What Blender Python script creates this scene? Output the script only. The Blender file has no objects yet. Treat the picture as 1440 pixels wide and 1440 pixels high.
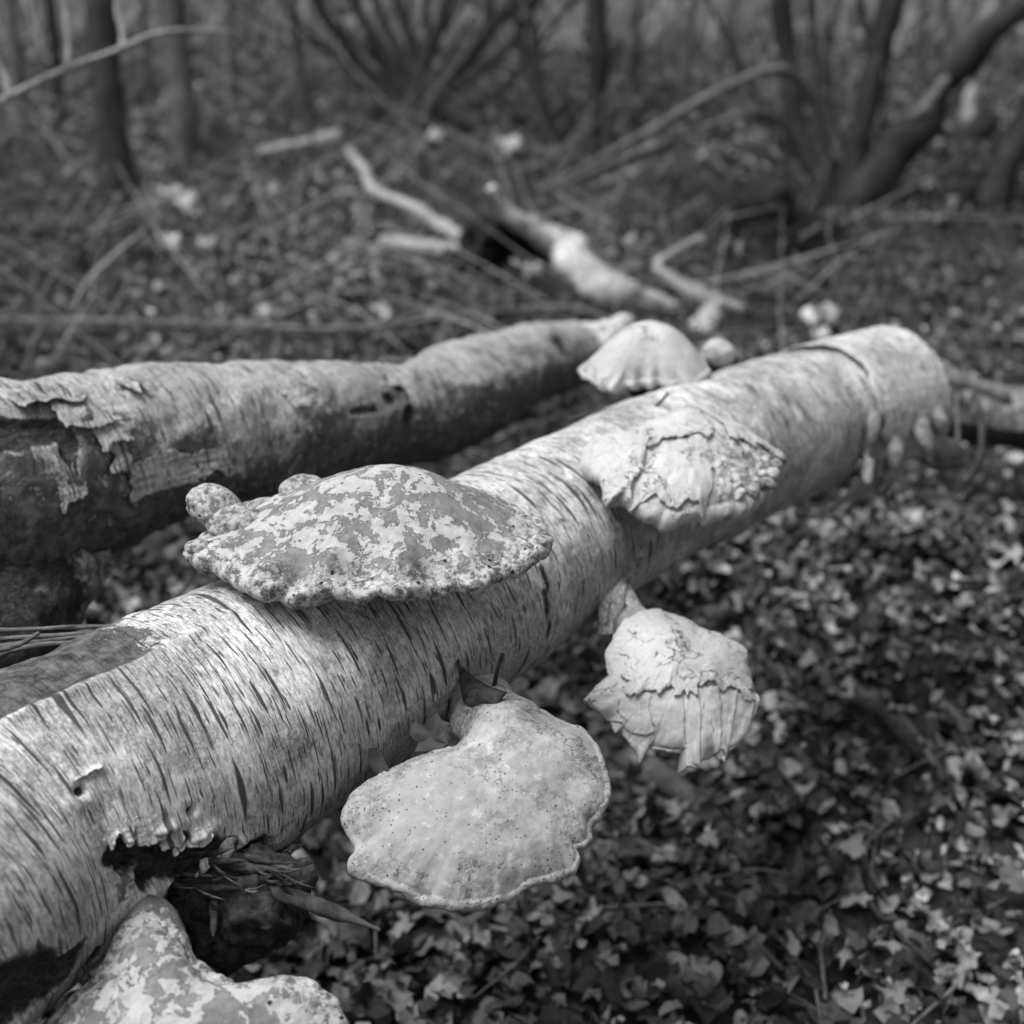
import bpy, math, random
import numpy as np
from mathutils import Vector

# ------------------------------------------------------------------ camera, sky, sun, exposure
H = 1.3                       # camera height (m)
PITCH = math.radians(24)
F = 80/56*1440                # focal length in photograph pixels
sc = bpy.context.scene
cam = bpy.data.cameras.new("camera")
cam.sensor_width = 56; cam.lens = 80
cam.clip_end = 500; cam.clip_start = .05
cam.dof.use_dof = True
cam.dof.focus_distance = 1.42
cam.dof.aperture_fstop = 5.2
co = bpy.data.objects.new("camera", cam)
sc.collection.objects.link(co)
co.location = (0, 0, H)
co.rotation_euler = (math.pi/2-PITCH, 0, 0)
sc.camera = co

SUN_EL, SUN_AZ = math.radians(68), math.radians(-98)     # azimuth from +Y towards +X
w = bpy.data.worlds.new("World"); sc.world = w; w.use_nodes = True
wn = w.node_tree; wn.nodes.clear()
sky = wn.nodes.new('ShaderNodeTexSky'); sky.sky_type = 'NISHITA'; sky.sun_disc = False
sky.sun_elevation = SUN_EL; sky.sun_rotation = SUN_AZ
sky.air_density = 2.0; sky.dust_density = 6.0; sky.ozone_density = 1.0
bw = wn.nodes.new('ShaderNodeRGBToBW')
bg = wn.nodes.new('ShaderNodeBackground'); bg.inputs[1].default_value = .055
wo = wn.nodes.new('ShaderNodeOutputWorld')
wn.links.new(sky.outputs[0], bw.inputs[0]); wn.links.new(bw.outputs[0], bg.inputs[0]); wn.links.new(bg.outputs[0], wo.inputs[0])
sl = bpy.data.lights.new("sun", 'SUN'); sl.energy = 1.5; sl.angle = math.radians(32)
so = bpy.data.objects.new("sun", sl); sc.collection.objects.link(so)
sd = Vector((math.cos(SUN_EL)*math.sin(SUN_AZ), math.cos(SUN_EL)*math.cos(SUN_AZ), math.sin(SUN_EL)))
so.rotation_euler = sd.to_track_quat('Z', 'Y').to_euler()
so.location = (0, 0, 8)
sc.view_settings.view_transform = 'Standard'; sc.view_settings.look = 'None'
sc.view_settings.gamma = 1; sc.view_settings.exposure = 1.33
sc.view_settings.use_curve_mapping = False
try:
    sc.cycles.use_denoising = True
    sc.cycles.max_bounces = 6; sc.cycles.diffuse_bounces = 3
except Exception:
    pass

rng = np.random.default_rng(7)
random.seed(7)
COL = sc.collection

# ------------------------------------------------------------------ geometry helpers
FW = np.array([0, math.cos(PITCH), -math.sin(PITCH)])
UP = np.array([0, math.sin(PITCH), math.cos(PITCH)])
RT = np.array([1., 0, 0]); CAM = np.array([0, 0, H])

def ray(x, y):
    return FW + RT*(x-720)/F + UP*(720-y)/F
def P(x, y, d):
    return CAM + d*ray(x, y)
def proj(p):
    q = np.asarray(p)-CAM
    z = q@FW
    return 720+F*(q@RT)/z, 720-F*(q@UP)/z

def hash3(i, j, k, seed):
    n = (i*374761393 + j*668265263 + k*2147483647*3 + seed*974711) & 0xffffffff
    n = ((n ^ (n >> 13))*1274126177) & 0xffffffff
    n = ((n ^ (n >> 16))*2246822519) & 0xffffffff
    n = n ^ (n >> 15)
    return (n & 0xffffff)/float(0xffffff)*2-1
def vnoise(p, seed=0):
    p = np.asarray(p, float); i = np.floor(p).astype(np.int64); f = p-i; u = f*f*f*(f*(f*6-15)+10)
    X, Y, Z = i[..., 0], i[..., 1], i[..., 2]; r = 0
    for a in (0, 1):
        wa = u[..., 0] if a else 1-u[..., 0]
        for b in (0, 1):
            wb = u[..., 1] if b else 1-u[..., 1]
            for c in (0, 1):
                wc = u[..., 2] if c else 1-u[..., 2]
                r = r+wa*wb*wc*hash3(X+a, Y+b, Z+c, seed)
    return r
def fbm(p, scale=1., oct=4, seed=0, rough=.5):
    p = np.asarray(p, float)*scale; a = 1.; s = 0; t = 0
    for o in range(oct):
        s = s+a*vnoise(p*2.03**o+17.3*o, seed+o); t += a; a *= rough
    return s/t
def sstep(a, b, x):
    t = np.clip((x-a)/(b-a), 0, 1); return t*t*(3-2*t)

def gz(x, y):                 # terrain height
    x = np.asarray(x, float); y = np.asarray(y, float)
    q = np.stack([x, y, x*0], -1)
    z = .035*fbm(q, .9, 4, 3)*sstep(300, 30, y)+.02*fbm(q, 3.5, 3, 5)
    z = z+.12*np.exp(-((x-.75)**2/.5+(y-2.7)**2/.3))
    z = z-.14*sstep(3.4, 2.3, y)+.05*np.clip(y-6, 0, 60)+.35*fbm(q, .12, 2, 9)*sstep(5, 14, np.hypot(x, y))
    return z
def G(x, y, lift=0.):
    r = ray(x, y); t = H/(-r[2]) if r[2] < -.02 else 40
    for _ in range(14):
        p = CAM+t*r
        t += .8*(p[2]-float(gz(p[0], p[1]))-lift)/max(.05, -r[2])
        t = min(max(t, .5), 60)
    return CAM+t*r
def depth(p):
    return float((np.asarray(p)-CAM)@FW)

def obj_from(name, V, faces, mat=None, parent=None, attrs=None, smooth=True, solid=0.):
    me = bpy.data.meshes.new(name)
    V = np.asarray(V, np.float32).reshape(-1, 3)
    faces = np.asarray(faces, np.int32); n, k = faces.shape
    me.vertices.add(len(V)); me.vertices.foreach_set('co', V.ravel())
    me.loops.add(n*k); me.loops.foreach_set('vertex_index', faces.ravel())
    me.polygons.add(n); me.polygons.foreach_set('loop_start', np.arange(0, n*k, k, dtype=np.int32))
    me.polygons.foreach_set('use_smooth', np.full(n, smooth))
    me.update(calc_edges=True)
    for a, v in (attrs or {}).items():
        v = np.asarray(v, np.float32)
        if v.size == len(V):
            me.attributes.new(a, 'FLOAT', 'POINT').data.foreach_set('value', v.ravel())
        else:
            me.attributes.new(a, 'FLOAT_VECTOR', 'POINT').data.foreach_set('vector', v.ravel())
    if mat: me.materials.append(mat)
    o = bpy.data.objects.new(name, me); COL.objects.link(o)
    if parent is not None: o.parent = parent
    if solid:
        m = o.modifiers.new('thick', 'SOLIDIFY'); m.thickness = solid; m.offset = 0
    return o
def gridf(n, m):
    i = np.arange(n-1)[:, None]*m+np.arange(m-1)[None, :]
    i = i.ravel()
    return np.stack([i, i+1, i+m+1, i+m], 1)
def grid_obj(name, V, mat, parent=None, attrs=None, solid=0., flip=False):
    n, m = V.shape[:2]; f = gridf(n, m)
    if flip: f = f[:, ::-1]
    return obj_from(name, V, f, mat, parent, attrs, True, solid)
def thing(name, label, cat, group=None, loc=(0, 0, 0), kind=None):
    o = bpy.data.objects.new(name, None); COL.objects.link(o)
    o.empty_display_size = .05
    tag(o, label, cat, group, kind)
    return o
def tag(o, label=None, cat=None, group=None, kind=None):
    if label: o['label'] = label
    if cat: o['category'] = cat
    if group: o['group'] = group
    if kind: o['kind'] = kind
    return o

def resample(pts, rad, ns):
    pts = np.array(pts, float); rad = np.array(rad, float)
    A = np.concatenate([pts, rad[:, None]], 1)
    A = np.vstack([2*A[0]-A[1], A, 2*A[-1]-A[-2]])
    seg = len(pts)-1; out = []
    for u in np.linspace(0, seg, ns*3):
        i = min(int(u), seg-1); t = u-i
        a, b, c, d = A[i], A[i+1], A[i+2], A[i+3]
        out.append(.5*((2*b)+(-a+c)*t+(2*a-5*b+4*c-d)*t*t+(-a+3*b-3*c+d)*t**3))
    out = np.array(out)
    L = np.concatenate([[0], np.cumsum(np.linalg.norm(np.diff(out[:, :3], axis=0), axis=1))])
    s = np.linspace(0, L[-1], ns)
    R = np.stack([np.interp(s, L, out[:, k]) for k in range(4)], 1)
    return R[:, :3], np.maximum(R[:, 3], 1e-4), s

class Tube:
    """Round body along a curve; angle 0 is the underside, pi/2 the side facing right of travel, pi the top."""
    def __init__(s, pts, rad, ns, nc):
        s.c, s.r, s.s = resample(pts, rad, ns); s.nc = nc
        T = np.gradient(s.c, axis=0); T /= np.linalg.norm(T, axis=1)[:, None]
        ref = np.array([0, 0, 1.]) if abs(T[:, 2]).mean() < .7 else np.array([0, 1., 0])
        sd = np.cross(T, ref); sd /= np.linalg.norm(sd, axis=1)[:, None]
        s.T, s.side, s.upv = T, sd, np.cross(sd, T)
        s.th = np.linspace(0, 2*math.pi, nc+1)
        s.N = -np.cos(s.th)[None, :, None]*s.upv[:, None]+np.sin(s.th)[None, :, None]*s.side[:, None]
        s.V = s.c[:, None]+s.N*s.r[:, None, None]
        s.S = np.repeat(s.s[:, None], nc+1, 1); s.TH = np.repeat(s.th[None], ns, 0)
        s.C = s.TH*s.r.mean()
        s.attrs = {}
    def find(s, x, y):
        px, py = proj(s.V)
        fac = np.einsum('ijk,ijk->ij', s.N, CAM-s.V) > 0
        d = (px-x)**2+(py-y)**2+np.where(fac, 0, 1e9)
        i, j = np.unravel_index(np.argmin(d), d.shape)
        return s.s[i], s.th[j]
    def at(s, S, TH, lift=0.):
        S = np.asarray(S, float); TH = np.asarray(TH, float)
        g = lambda A: np.stack([np.interp(S, s.s, A[:, k]) for k in range(3)], -1)
        c, u, sd = g(s.c), g(s.upv), g(s.side); r = np.interp(S, s.s, s.r)
        n = -np.cos(TH)[..., None]*u+np.sin(TH)[..., None]*sd
        return c+n*(r+lift)[..., None]
    def rad(s, S): return np.interp(S, s.s, s.r)
    def build(s, name, mat, parent=None, cap=True, capin=0., kind=None):
        V = s.V; at = dict(s.attrs); at['uvm'] = np.stack([s.S, s.C, s.S*0], -1)
        if cap:
            for e, sg in ((0, -1), (-1, 1)):
                rows = [V[e]]; c = s.c[e]
                for k, (q, dd) in enumerate(((.75, capin), (.35, capin*1.2), (0., capin*1.2))):
                    rows.append(c+(V[e]-c)*q-sg*s.T[e]*dd)
                rows = np.array(rows[1:])
                rep = lambda A: np.repeat(A[e][None], 3, 0)
                if e == 0: V2 = np.concatenate([rows[::-1], V])
                else: V2 = np.concatenate([V2, rows])
                for a in at:
                    at[a] = np.concatenate([rep(at[a]), at[a]]) if e == 0 else np.concatenate([at[a], rep(at[a])])
            V = V2
        o = grid_obj(name, V, mat, parent, at, flip=False)
        if kind: o['kind'] = kind
        return o

def stick(name, pts, rad, mat, parent=None, ns=None, nc=8, rough=.12, seed=0, freq=18.):
    """Twig, branch or stem with knobbly relief."""
    ns = ns or max(12, 6*len(pts))
    t = Tube(pts, rad, ns, nc)
    dn = fbm(t.V, freq, 3, seed)
    dn[:, -1] = dn[:, 0]
    t.V = t.V+t.N*(t.r[:, None]*rough*2*dn)[..., None]
    return t.build(name, mat, parent)

# ------------------------------------------------------------------ node helpers
class M:
    def __init__(s, name, rough=.85, spec=.25):
        s.m = bpy.data.materials.new(name); s.m.use_nodes = True
        s.nt = s.m.node_tree; s.nt.nodes.clear()
        s.out = s.nt.nodes.new('ShaderNodeOutputMaterial'); s.b = s.nt.nodes.new('ShaderNodeBsdfPrincipled')
        s.nt.links.new(s.b.outputs[0], s.out.inputs[0])
        s.b.inputs['Roughness'].default_value = rough; s.b.inputs['Specular IOR Level'].default_value = spec
    def n(s, t): return s.nt.nodes.new('ShaderNode'+t)
    def put(s, sock, v):
        if v is None: return
        if isinstance(v, bpy.types.NodeSocket): s.nt.links.new(v, sock)
        else: sock.default_value = v
    def math(s, op, a, b=None, c=None, clamp=False):
        n = s.n('Math'); n.operation = op; n.use_clamp = clamp
        s.put(n.inputs[0], a); s.put(n.inputs[1], b); s.put(n.inputs[2], c); return n.outputs[0]
    def vmath(s, op, a, b=None):
        n = s.n('VectorMath'); n.operation = op; s.put(n.inputs[0], a); s.put(n.inputs[1], b)
        return n.outputs[0]
    def scale(s, v, k): return s.vmath('MULTIPLY', v, k if not isinstance(k, (int, float)) else (k, k, k))
    def noise(s, v, sc, det=4, rough=.55, dist=0., color=False):
        n = s.n('TexNoise'); s.put(n.inputs['Vector'], v); n.inputs['Scale'].default_value = sc
        n.inputs['Detail'].default_value = det; n.inputs['Roughness'].default_value = rough; n.inputs['Distortion'].default_value = dist
        return n.outputs['Color' if color else 'Fac']
    def ss(s, x, a, b, lo=0., hi=1.):
        n = s.n('MapRange'); n.interpolation_type = 'SMOOTHSTEP'
        for k, v in zip(('Value', 'From Min', 'From Max', 'To Min', 'To Max'), (x, a, b, lo, hi)): s.put(n.inputs[k], v)
        return n.outputs[0]
    def lerp(s, a, b, f):       # a + (b-a) f
        return s.math('ADD', s.math('MULTIPLY', a, s.math('SUBTRACT', 1., f)), s.math('MULTIPLY', b, f))
    def mul(s, *a):
        r = a[0]
        for k in a[1:]: r = s.math('MULTIPLY', r, k)
        return r
    def add(s, *a):
        r = a[0]
        for k in a[1:]: r = s.math('ADD', r, k)
        return r
    def attr(s, name, vec=False):
        n = s.n('Attribute'); n.attribute_name = name; return n.outputs['Vector' if vec else 'Fac']
    def obj(s):
        return s.n('TexCoord').outputs['Object']
    def bump(s, h, dist=.002, strength=1.):
        n = s.n('Bump'); n.inputs['Distance'].default_value = dist; n.inputs['Strength'].default_value = strength
        s.put(n.inputs['Height'], h)
        s.nt.links.new(n.outputs[0], s.b.inputs['Normal'])
    def col(s, v): s.put(s.b.inputs['Base Color'], v)
    def spindles(s, uv, cs, cc, wd, hl, dens, dist=.25, off=0.):
        """Spindle-shaped marks lying across the grain; returns a 0..1 mask. All sizes in metres."""
        v = s.vmath('ADD', s.vmath('MULTIPLY', uv, (1/cs, 1/cc, 0)), (off, off*1.7, 0))
        nz = s.vmath('SUBTRACT', s.noise(v, 1.6, 3, .6, color=True), (.5, .5, .5))
        v = s.vmath('ADD', v, s.vmath('MULTIPLY', nz, (dist, dist, 0)))
        o = s.n('TexVoronoi'); o.voronoi_dimensions = '2D'; o.inputs['Scale'].default_value = 1.
        s.put(o.inputs['Vector'], v)
        d = s.vmath('ABSOLUTE', s.vmath('SUBTRACT', v, o.outputs['Position']))
        x = s.n('SeparateXYZ'); s.put(x.inputs[0], d)
        c = s.n('SeparateColor'); s.put(c.inputs[0], o.outputs['Color'])
        hh = s.math('MULTIPLY_ADD', c.outputs[0], hl*.75, hl*.25)
        ww = s.math('MULTIPLY_ADD', c.outputs[1], wd*.7, wd*.3)
        q = s.add(s.math('DIVIDE', s.mul(x.outputs[0], cs), ww), s.math('POWER', s.math('DIVIDE', s.mul(x.outputs[1], cc), hh), 2.))
        m = s.ss(q, .55, 1.05, 1., 0.)
        keep = s.math('LESS_THAN', c.outputs[2], dens)
        return s.mul(m, keep)

def bark_mat(name, light=.5, dens=1., dirty=0., ridge=0.):
    m = M(name, .8, .3); uv = m.attr('uvm', True); ob = m.obj()
    dark = m.attr('dark'); moss_shade = m.attr('moss')
    big = m.noise(ob, 7, 4, .6)
    base = m.ss(big, .3, .7, light*.72, light*1.12)
    # papery streaks that run round the stem
    st = m.noise(m.vmath('MULTIPLY', uv, (160, 14, 0)), 1, 5, .65)
    base = m.mul(base, m.ss(st, .25, .75, .84, 1.08))
    st2 = m.noise(m.vmath('MULTIPLY', uv, (60, 5, 0)), 1, 4, .6, 1.)
    base = m.mul(base, m.ss(st2, .3, .62, .85, 1.03))
    # grey flecked film
    pa = m.noise(ob, 26, 8, .72)
    pb = m.noise(ob, 5.5, 3, .5)
    film = m.ss(m.add(pa, m.mul(pb, .7)), .78-dirty, .9-dirty)
    sp = m.noise(ob, 330, 3, .7)
    film = m.mul(film, m.ss(sp, .36, .62, .35, 1.))
    base = m.lerp(base, light*.33, m.mul(film, .78))
    gr = m.noise(m.vmath('MULTIPLY', uv, (330, 95, 0)), 1, 6, .75)
    base = m.mul(base, m.ss(gr, .38, .6, .55, 1.12))
    fk_ = m.noise(m.vmath('MULTIPLY', uv, (210, 24, 0)), 1, 5, .7)
    fz = m.noise(ob, 8, 3, .6)
    base = m.lerp(base, .09, m.mul(m.ss(fk_, .55, .66), m.ss(fz, .42, .62, .1, .75)))
    # fine dark specks
    spk = m.ss(m.noise(ob, 300, 3, .7), .6, .68)
    base = m.lerp(base, .07, m.mul(spk, .6))
    l1 = m.spindles(uv, .015, .075, .0024, .034, .72*dens, .4)
    l2 = m.spindles(uv, .0078, .036, .0014, .017, .72*dens, .4, 7.3)
    l3 = m.spindles(uv, .045, .15, .005, .045, .22*dens, .2, 3.1)
    sc_ = m.ss(m.noise(m.vmath('MULTIPLY', uv, (420, 30, 0)), 1, 3, .6), .58, .68)
    patch = m.ss(m.noise(ob, 9, 2, .5), .45, .6)
    l4 = m.mul(sc_, patch, .7)
    L = m.math('MAXIMUM', m.math('MAXIMUM', l1, m.mul(l2, .85)), m.math('MAXIMUM', l3, l4))
    base = m.lerp(base, .035, m.mul(L, .93))
    # moss mask: rot film, and shade painted on the logs
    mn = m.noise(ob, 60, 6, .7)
    mm = m.ss(m.add(moss_shade, m.mul(m.math('SUBTRACT', mn, .5), 1.5)), .42, .58)
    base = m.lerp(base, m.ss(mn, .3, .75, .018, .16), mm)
    # exposed dark wood; on the left log also shade painted underneath
    wn_ = m.noise(m.vmath('MULTIPLY', ob, (70, 70, 200)), 1, 6, .7, 1.5)
    dn = m.noise(ob, 45, 6, .7)
    dd = m.ss(m.add(dark, m.mul(m.math('SUBTRACT', dn, .5), .7)), .42, .56)
    wood = m.ss(wn_, .35, .8, .008, .1)
    base = m.lerp(base, wood, dd)
    m.col(base)
    h = m.add(m.mul(L, -1.), m.mul(st, .35), m.mul(film, -.15), m.mul(m.noise(ob, 200, 4, .7), .35), m.mul(wn_, m.mul(dd, 2.5)), m.mul(mn, m.mul(mm, 1.5)))
    m.bump(h, .0022, .9)
    return m.m

def wood_mat(name, lo, hi, sc=60, det=6, bump=.002, stretch=(1, 1, 1)):
    m = M(name, .9, .15); ob = m.scale(m.obj(), stretch)
    a = m.noise(ob, sc, det, .7, .6); b = m.noise(ob, sc*.2, 3, .6)
    f = m.ss(m.add(m.mul(a, .65), m.mul(b, .35)), .34, .68)
    m.col(m.lerp(lo, hi, f)); m.bump(a, bump, .9); return m.m

def fungus_mat(name, kind):
    m = M(name, .72, .3); ob = m.obj(); tt = m.attr('tt'); lob = m.attr('lob')
    if kind == 'patchy':
        d1 = m.noise(ob, 30, 3, .5, color=True)
        v = m.vmath('ADD', ob, m.vmath('MULTIPLY', m.vmath('SUBTRACT', d1, (.5, .5, .5)), (.01, .01, .01)))
        n1 = m.noise(v, 38, 9, .7, .3); n2 = m.noise(ob, 13, 3, .5); n3 = m.noise(ob, 150, 4, .6)
        q = m.add(n1, m.mul(m.math('SUBTRACT', n2, .5), .35), m.mul(m.math('SUBTRACT', n3, .5), .26))
        skin = m.ss(q, .497, .512)
        line = m.mul(m.ss(q, .478, .497), m.ss(q, .512, .497))
        under = m.mul(m.ss(m.noise(ob, 42, 7, .7), .3, .7, .11, .21), m.ss(m.noise(ob, 200, 4, .7), .3, .7, .85, 1.12))
        top = m.ss(m.noise(ob, 90, 5, .7), .3, .7, .29, .42)
        c = m.lerp(under, top, skin)
        c = m.lerp(c, .1, m.mul(line, m.ss(m.noise(ob, 70, 2), .4, .6, .2, .8)))
        # rim: mottled, pitted
        rm = m.ss(m.add(tt, m.mul(m.math('SUBTRACT', n3, .5), .25)), .83, .96)
        e = m.noise(ob, 110, 6, .75)
        rc = m.ss(e, .42, .56, .07, .46)
        c = m.lerp(c, rc, m.mul(rm, .85))
        pit = m.n('TexVoronoi'); pit.inputs['Scale'].default_value = 75; m.put(pit.inputs['Vector'], v)
        pc = m.n('SeparateColor'); m.put(pc.inputs[0], pit.outputs['Color'])
        pm = m.mul(m.ss(pit.outputs['Distance'], .1, .2, 1., 0.), m.math('LESS_THAN', pc.outputs[0], m.ss(tt, .6, .95, .035, .3)))
        c = m.lerp(c, .02, pm)
        m.col(c)
        m.bump(m.add(m.mul(skin, .5), m.mul(pm, -1.6), m.mul(n3, .5), m.mul(m.noise(ob, 400, 3, .6), .25), m.mul(e, m.mul(rm, 1.))), .0016, .9)
    elif kind == 'speckled':
        n1 = m.noise(ob, 34, 8, .68); n2 = m.noise(ob, 10, 3, .5); n3 = m.noise(ob, 240, 4, .7)
        c = m.ss(n2, .3, .7, .29, .4)
        rad = m.noise(m.vmath('MULTIPLY', m.attr('pol', True), (26, 3, 0)), 1, 5, .6)
        c = m.mul(c, m.ss(rad, .3, .7, m.ss(tt, .4, 1., .99, .9), 1.03))
        st = m.ss(m.add(n1, m.mul(n2, .3)), .64, .78); c = m.mul(c, m.ss(m.noise(ob, 60, 7, .75), .35, .6, .82, 1.06)); c = m.lerp(c, .17, m.mul(st, m.ss(n3, .35, .6, .3, 1.)))
        st2 = m.mul(m.ss(lob, .0, 1.), m.ss(n3, .45, .6)); c = m.lerp(c, .13, m.mul(st2, .75))
        c = m.lerp(c, .55, m.mul(m.ss(m.noise(ob, 80, 5, .7), .58, .68), .6))
        for S, th, de in ((120, .17, .25), (60, .10, .22), (240, .25, .2)):
            v = m.n('TexVoronoi'); v.inputs['Scale'].default_value = S; m.put(v.inputs['Vector'], ob)
            k = m.n('SeparateColor'); m.put(k.inputs[0], v.outputs['Color'])
            msk = m.mul(m.ss(v.outputs['Distance'], th*.6, th, 1., 0.), m.math('LESS_THAN', k.outputs[0], m.math('MULTIPLY_ADD', lob, .5, de*.8)))
            c = m.lerp(c, .03, m.mul(msk, .9))
        ln = m.math('ABSOLUTE', m.math('SUBTRACT', m.noise(ob, 28, 6, .6, .6), .5))
        cr = m.mul(m.ss(ln, .0, .008, 1., 0.), m.ss(m.noise(ob, 17, 2, .5), .57, .66))
        c = m.lerp(c, .06, m.mul(cr, .8))
        m.col(c)
        m.bump(m.add(m.mul(n3, .5), m.mul(st, -.6), m.mul(rad, m.ss(tt, .4, 1., 0., .45)), m.mul(cr, -1.)), .0014, .8)
    elif kind == 'pale':
        n1 = m.noise(ob, 40, 7, .7); n2 = m.noise(ob, 12, 3, .5)
        rad = m.noise(m.vmath('MULTIPLY', m.attr('pol', True), (40, 5, 0)), 1, 5, .6)
        c = m.ss(n2, .3, .7, .36, .47); c = m.mul(c, m.ss(rad, .25, .7, m.ss(tt, .4, 1., .98, .82), 1.05))
        c = m.lerp(c, .3, m.mul(m.ss(n1, .56, .72), .65))
        ln = m.math('ABSOLUTE', m.math('SUBTRACT', m.noise(ob, 16, 7, .62, .4), .5))
        cr = m.mul(m.ss(ln, .0, .009, 1., 0.), m.ss(m.noise(ob, 13, 2, .5), .5, .6))
        c = m.lerp(c, .05, m.mul(cr, .85))
        fine = m.noise(ob, 300, 4, .7)
        c = m.mul(c, m.ss(fine, .3, .7, .88, 1.07))
        m.col(c); m.bump(m.add(m.mul(n1, .8), m.mul(rad, m.ss(tt, .4, 1., 0., .6)), m.mul(cr, -1.6), m.mul(fine, .3)), .0018, .9)
    elif kind == 'flesh':
        n1 = m.noise(ob, 95, 7, .75); n2 = m.noise(ob, 25, 4, .6)
        c = m.ss(m.add(m.mul(n1, .7), m.mul(n2, .3)), .38, .58, .13, .56)
        m.col(c); m.bump(n1, .005, 1.)
    elif kind == 'pore':
        n1 = m.noise(ob, 500, 2, .6); n2 = m.noise(ob, 22, 4, .6)
        m.col(m.mul(m.ss(n2, .3, .7, .28, .42), m.ss(n1, .35, .6, .75, 1.))); m.bump(n1, .0008, .7)
    return m.m

def leaf_mat():
    m = M('dead_leaf', .7, .35); r = m.attr('rnd'); ob = m.obj()
    a = m.noise(ob, 55, 4, .65); b = m.noise(ob, 260, 3, .6)
    base = m.math('MULTIPLY_ADD', m.math('POWER', r, 3.4), .37, .024)
    c = m.mul(base, m.ss(a, .3, .68, .55, 1.25), m.ss(b, .3, .7, .85, 1.1))
    m.col(c); m.bump(m.add(a, m.mul(b, .4)), .002, .6)
    return m.m

MAT = dict(
    bark=bark_mat('birch_bark', .64), bark_old=bark_mat('weathered_birch_bark', .58, .7, .13),
    bark_far=bark_mat('pale_birch_bark', .62, .6, -.1),
    inner=wood_mat('inner_bark', .08, .3, 50, 6, .002),
    wood=wood_mat('rotten_wood', .01, .085, 70, 7, .005), splinter=wood_mat('split_grey_wood', .02, .2, 110, 6, .002, (.25, 1, 1)),
    twig=wood_mat('twig_bark', .06, .2, 60, 4, .001), twig_pale=wood_mat('pale_twig_bark', .16, .42, 40, 4, .001),
    twig_dark=wood_mat('dark_twig_bark', .02, .08, 60, 4, .001),
    trunk=wood_mat('tree_bark', .012, .055, 14, 7, .02, (1, 1, .35)), trunk_mossy=wood_mat('mossy_tree_bark', .04, .13, 16, 6, .02, (1, 1, .6)),
    brush=wood_mat('brush_stems', .24, .55, 12, 4, .002),
    patchy=fungus_mat('patchy_fungus_skin', 'patchy'), speckled=fungus_mat('speckled_fungus_skin', 'speckled'),
    pale=fungus_mat('pale_fungus_skin', 'pale'), flesh=fungus_mat('torn_fungus_flesh', 'flesh'), pore=fungus_mat('fungus_pores', 'pore'),
    leaf=leaf_mat(), root=wood_mat('damp_root', .006, .035, 30, 6, .006),
)
def soil_mat():
    m = M('woodland_soil', .95, .1); ob = m.obj()
    a = m.noise(ob, 38, 6, .7); b = m.noise(ob, 2.2, 4, .6)
    v = m.n('TexVoronoi'); v.inputs['Scale'].default_value = 20; m.put(v.inputs['Vector'], ob)
    k = m.n('SeparateColor'); m.put(k.inputs[0], v.outputs['Color'])
    y = m.n('SeparateXYZ'); m.put(y.inputs[0], ob)
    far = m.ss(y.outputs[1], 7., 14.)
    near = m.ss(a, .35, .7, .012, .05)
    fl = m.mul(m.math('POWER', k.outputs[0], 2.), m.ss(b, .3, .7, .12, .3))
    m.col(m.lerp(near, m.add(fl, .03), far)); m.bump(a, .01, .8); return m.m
MAT['soil'] = soil_mat()

# ------------------------------------------------------------------ ground and leaf litter
xs = np.concatenate([np.linspace(-90, -8, 18)[:-1], np.linspace(-8, 8, 260), np.linspace(8, 90, 18)[1:]])
ys = np.concatenate([np.linspace(-12, .2, 12)[:-1], np.linspace(.2, 14, 260), np.linspace(14, 160, 60)[1:]])
X, Y = np.meshgrid(xs, ys)
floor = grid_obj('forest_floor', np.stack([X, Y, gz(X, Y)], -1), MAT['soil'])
tag(floor, kind='structure')

def leaf_template(kind, r):
    """Crumpled dead leaf, unit length: centre, mid ring and lobed outline."""
    n = 14 if kind == 'lobed' else 10
    a = np.linspace(0, 2*math.pi, n, endpoint=False)
    if kind == 'lobed':
        R = np.where(np.arange(n) % 2 == 0, .48, .4)*(1+.11*r.standard_normal(n))
        R[n//2] = .3
    elif kind == 'oval':
        R = .5*(.62+.38*np.abs(np.cos(a))**1.3)*(1+.08*r.standard_normal(n)); 
    else:
        R = .44*(1+.12*r.standard_normal(n))
    R = np.clip(R, .15, .65)
    o = np.stack([R*np.cos(a), R*np.sin(a)*(.62 if kind == 'oval' else .9)], 1)
    m = o*.52
    p = np.concatenate([[[0, 0]], m, o])
    c1, c2, tw = r.uniform(-1.6, 2.2), r.uniform(-1.5, 2.1), r.uniform(-1.5, 1.5)
    z = c1*p[:, 0]**2+c2*p[:, 1]**2+tw*p[:, 0]*p[:, 1]+r.uniform(.1, .35)*np.abs(p[:, 1])
    z[1:] += .08*r.standard_normal(2*n); z[1+n:] += .12*r.standard_normal(n); p[1:] += .03*r.standard_normal((2*n, 2))
    V = np.column_stack([p, z]); V[:, 2] *= .8
    f = []
    for i in range(n):
        j = (i+1) % n
        f.append((0, 1+i, 1+j)); f.append((1+i, 1+n+i, 1+n+j)); f.append((1+i, 1+n+j, 1+j))
    return V, np.array(f)
LR = np.random.default_rng(11)
TEMPL = [leaf_template(k, LR) for k in ['lobed']*8+['oval']*12+['ragged']*8]

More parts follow.
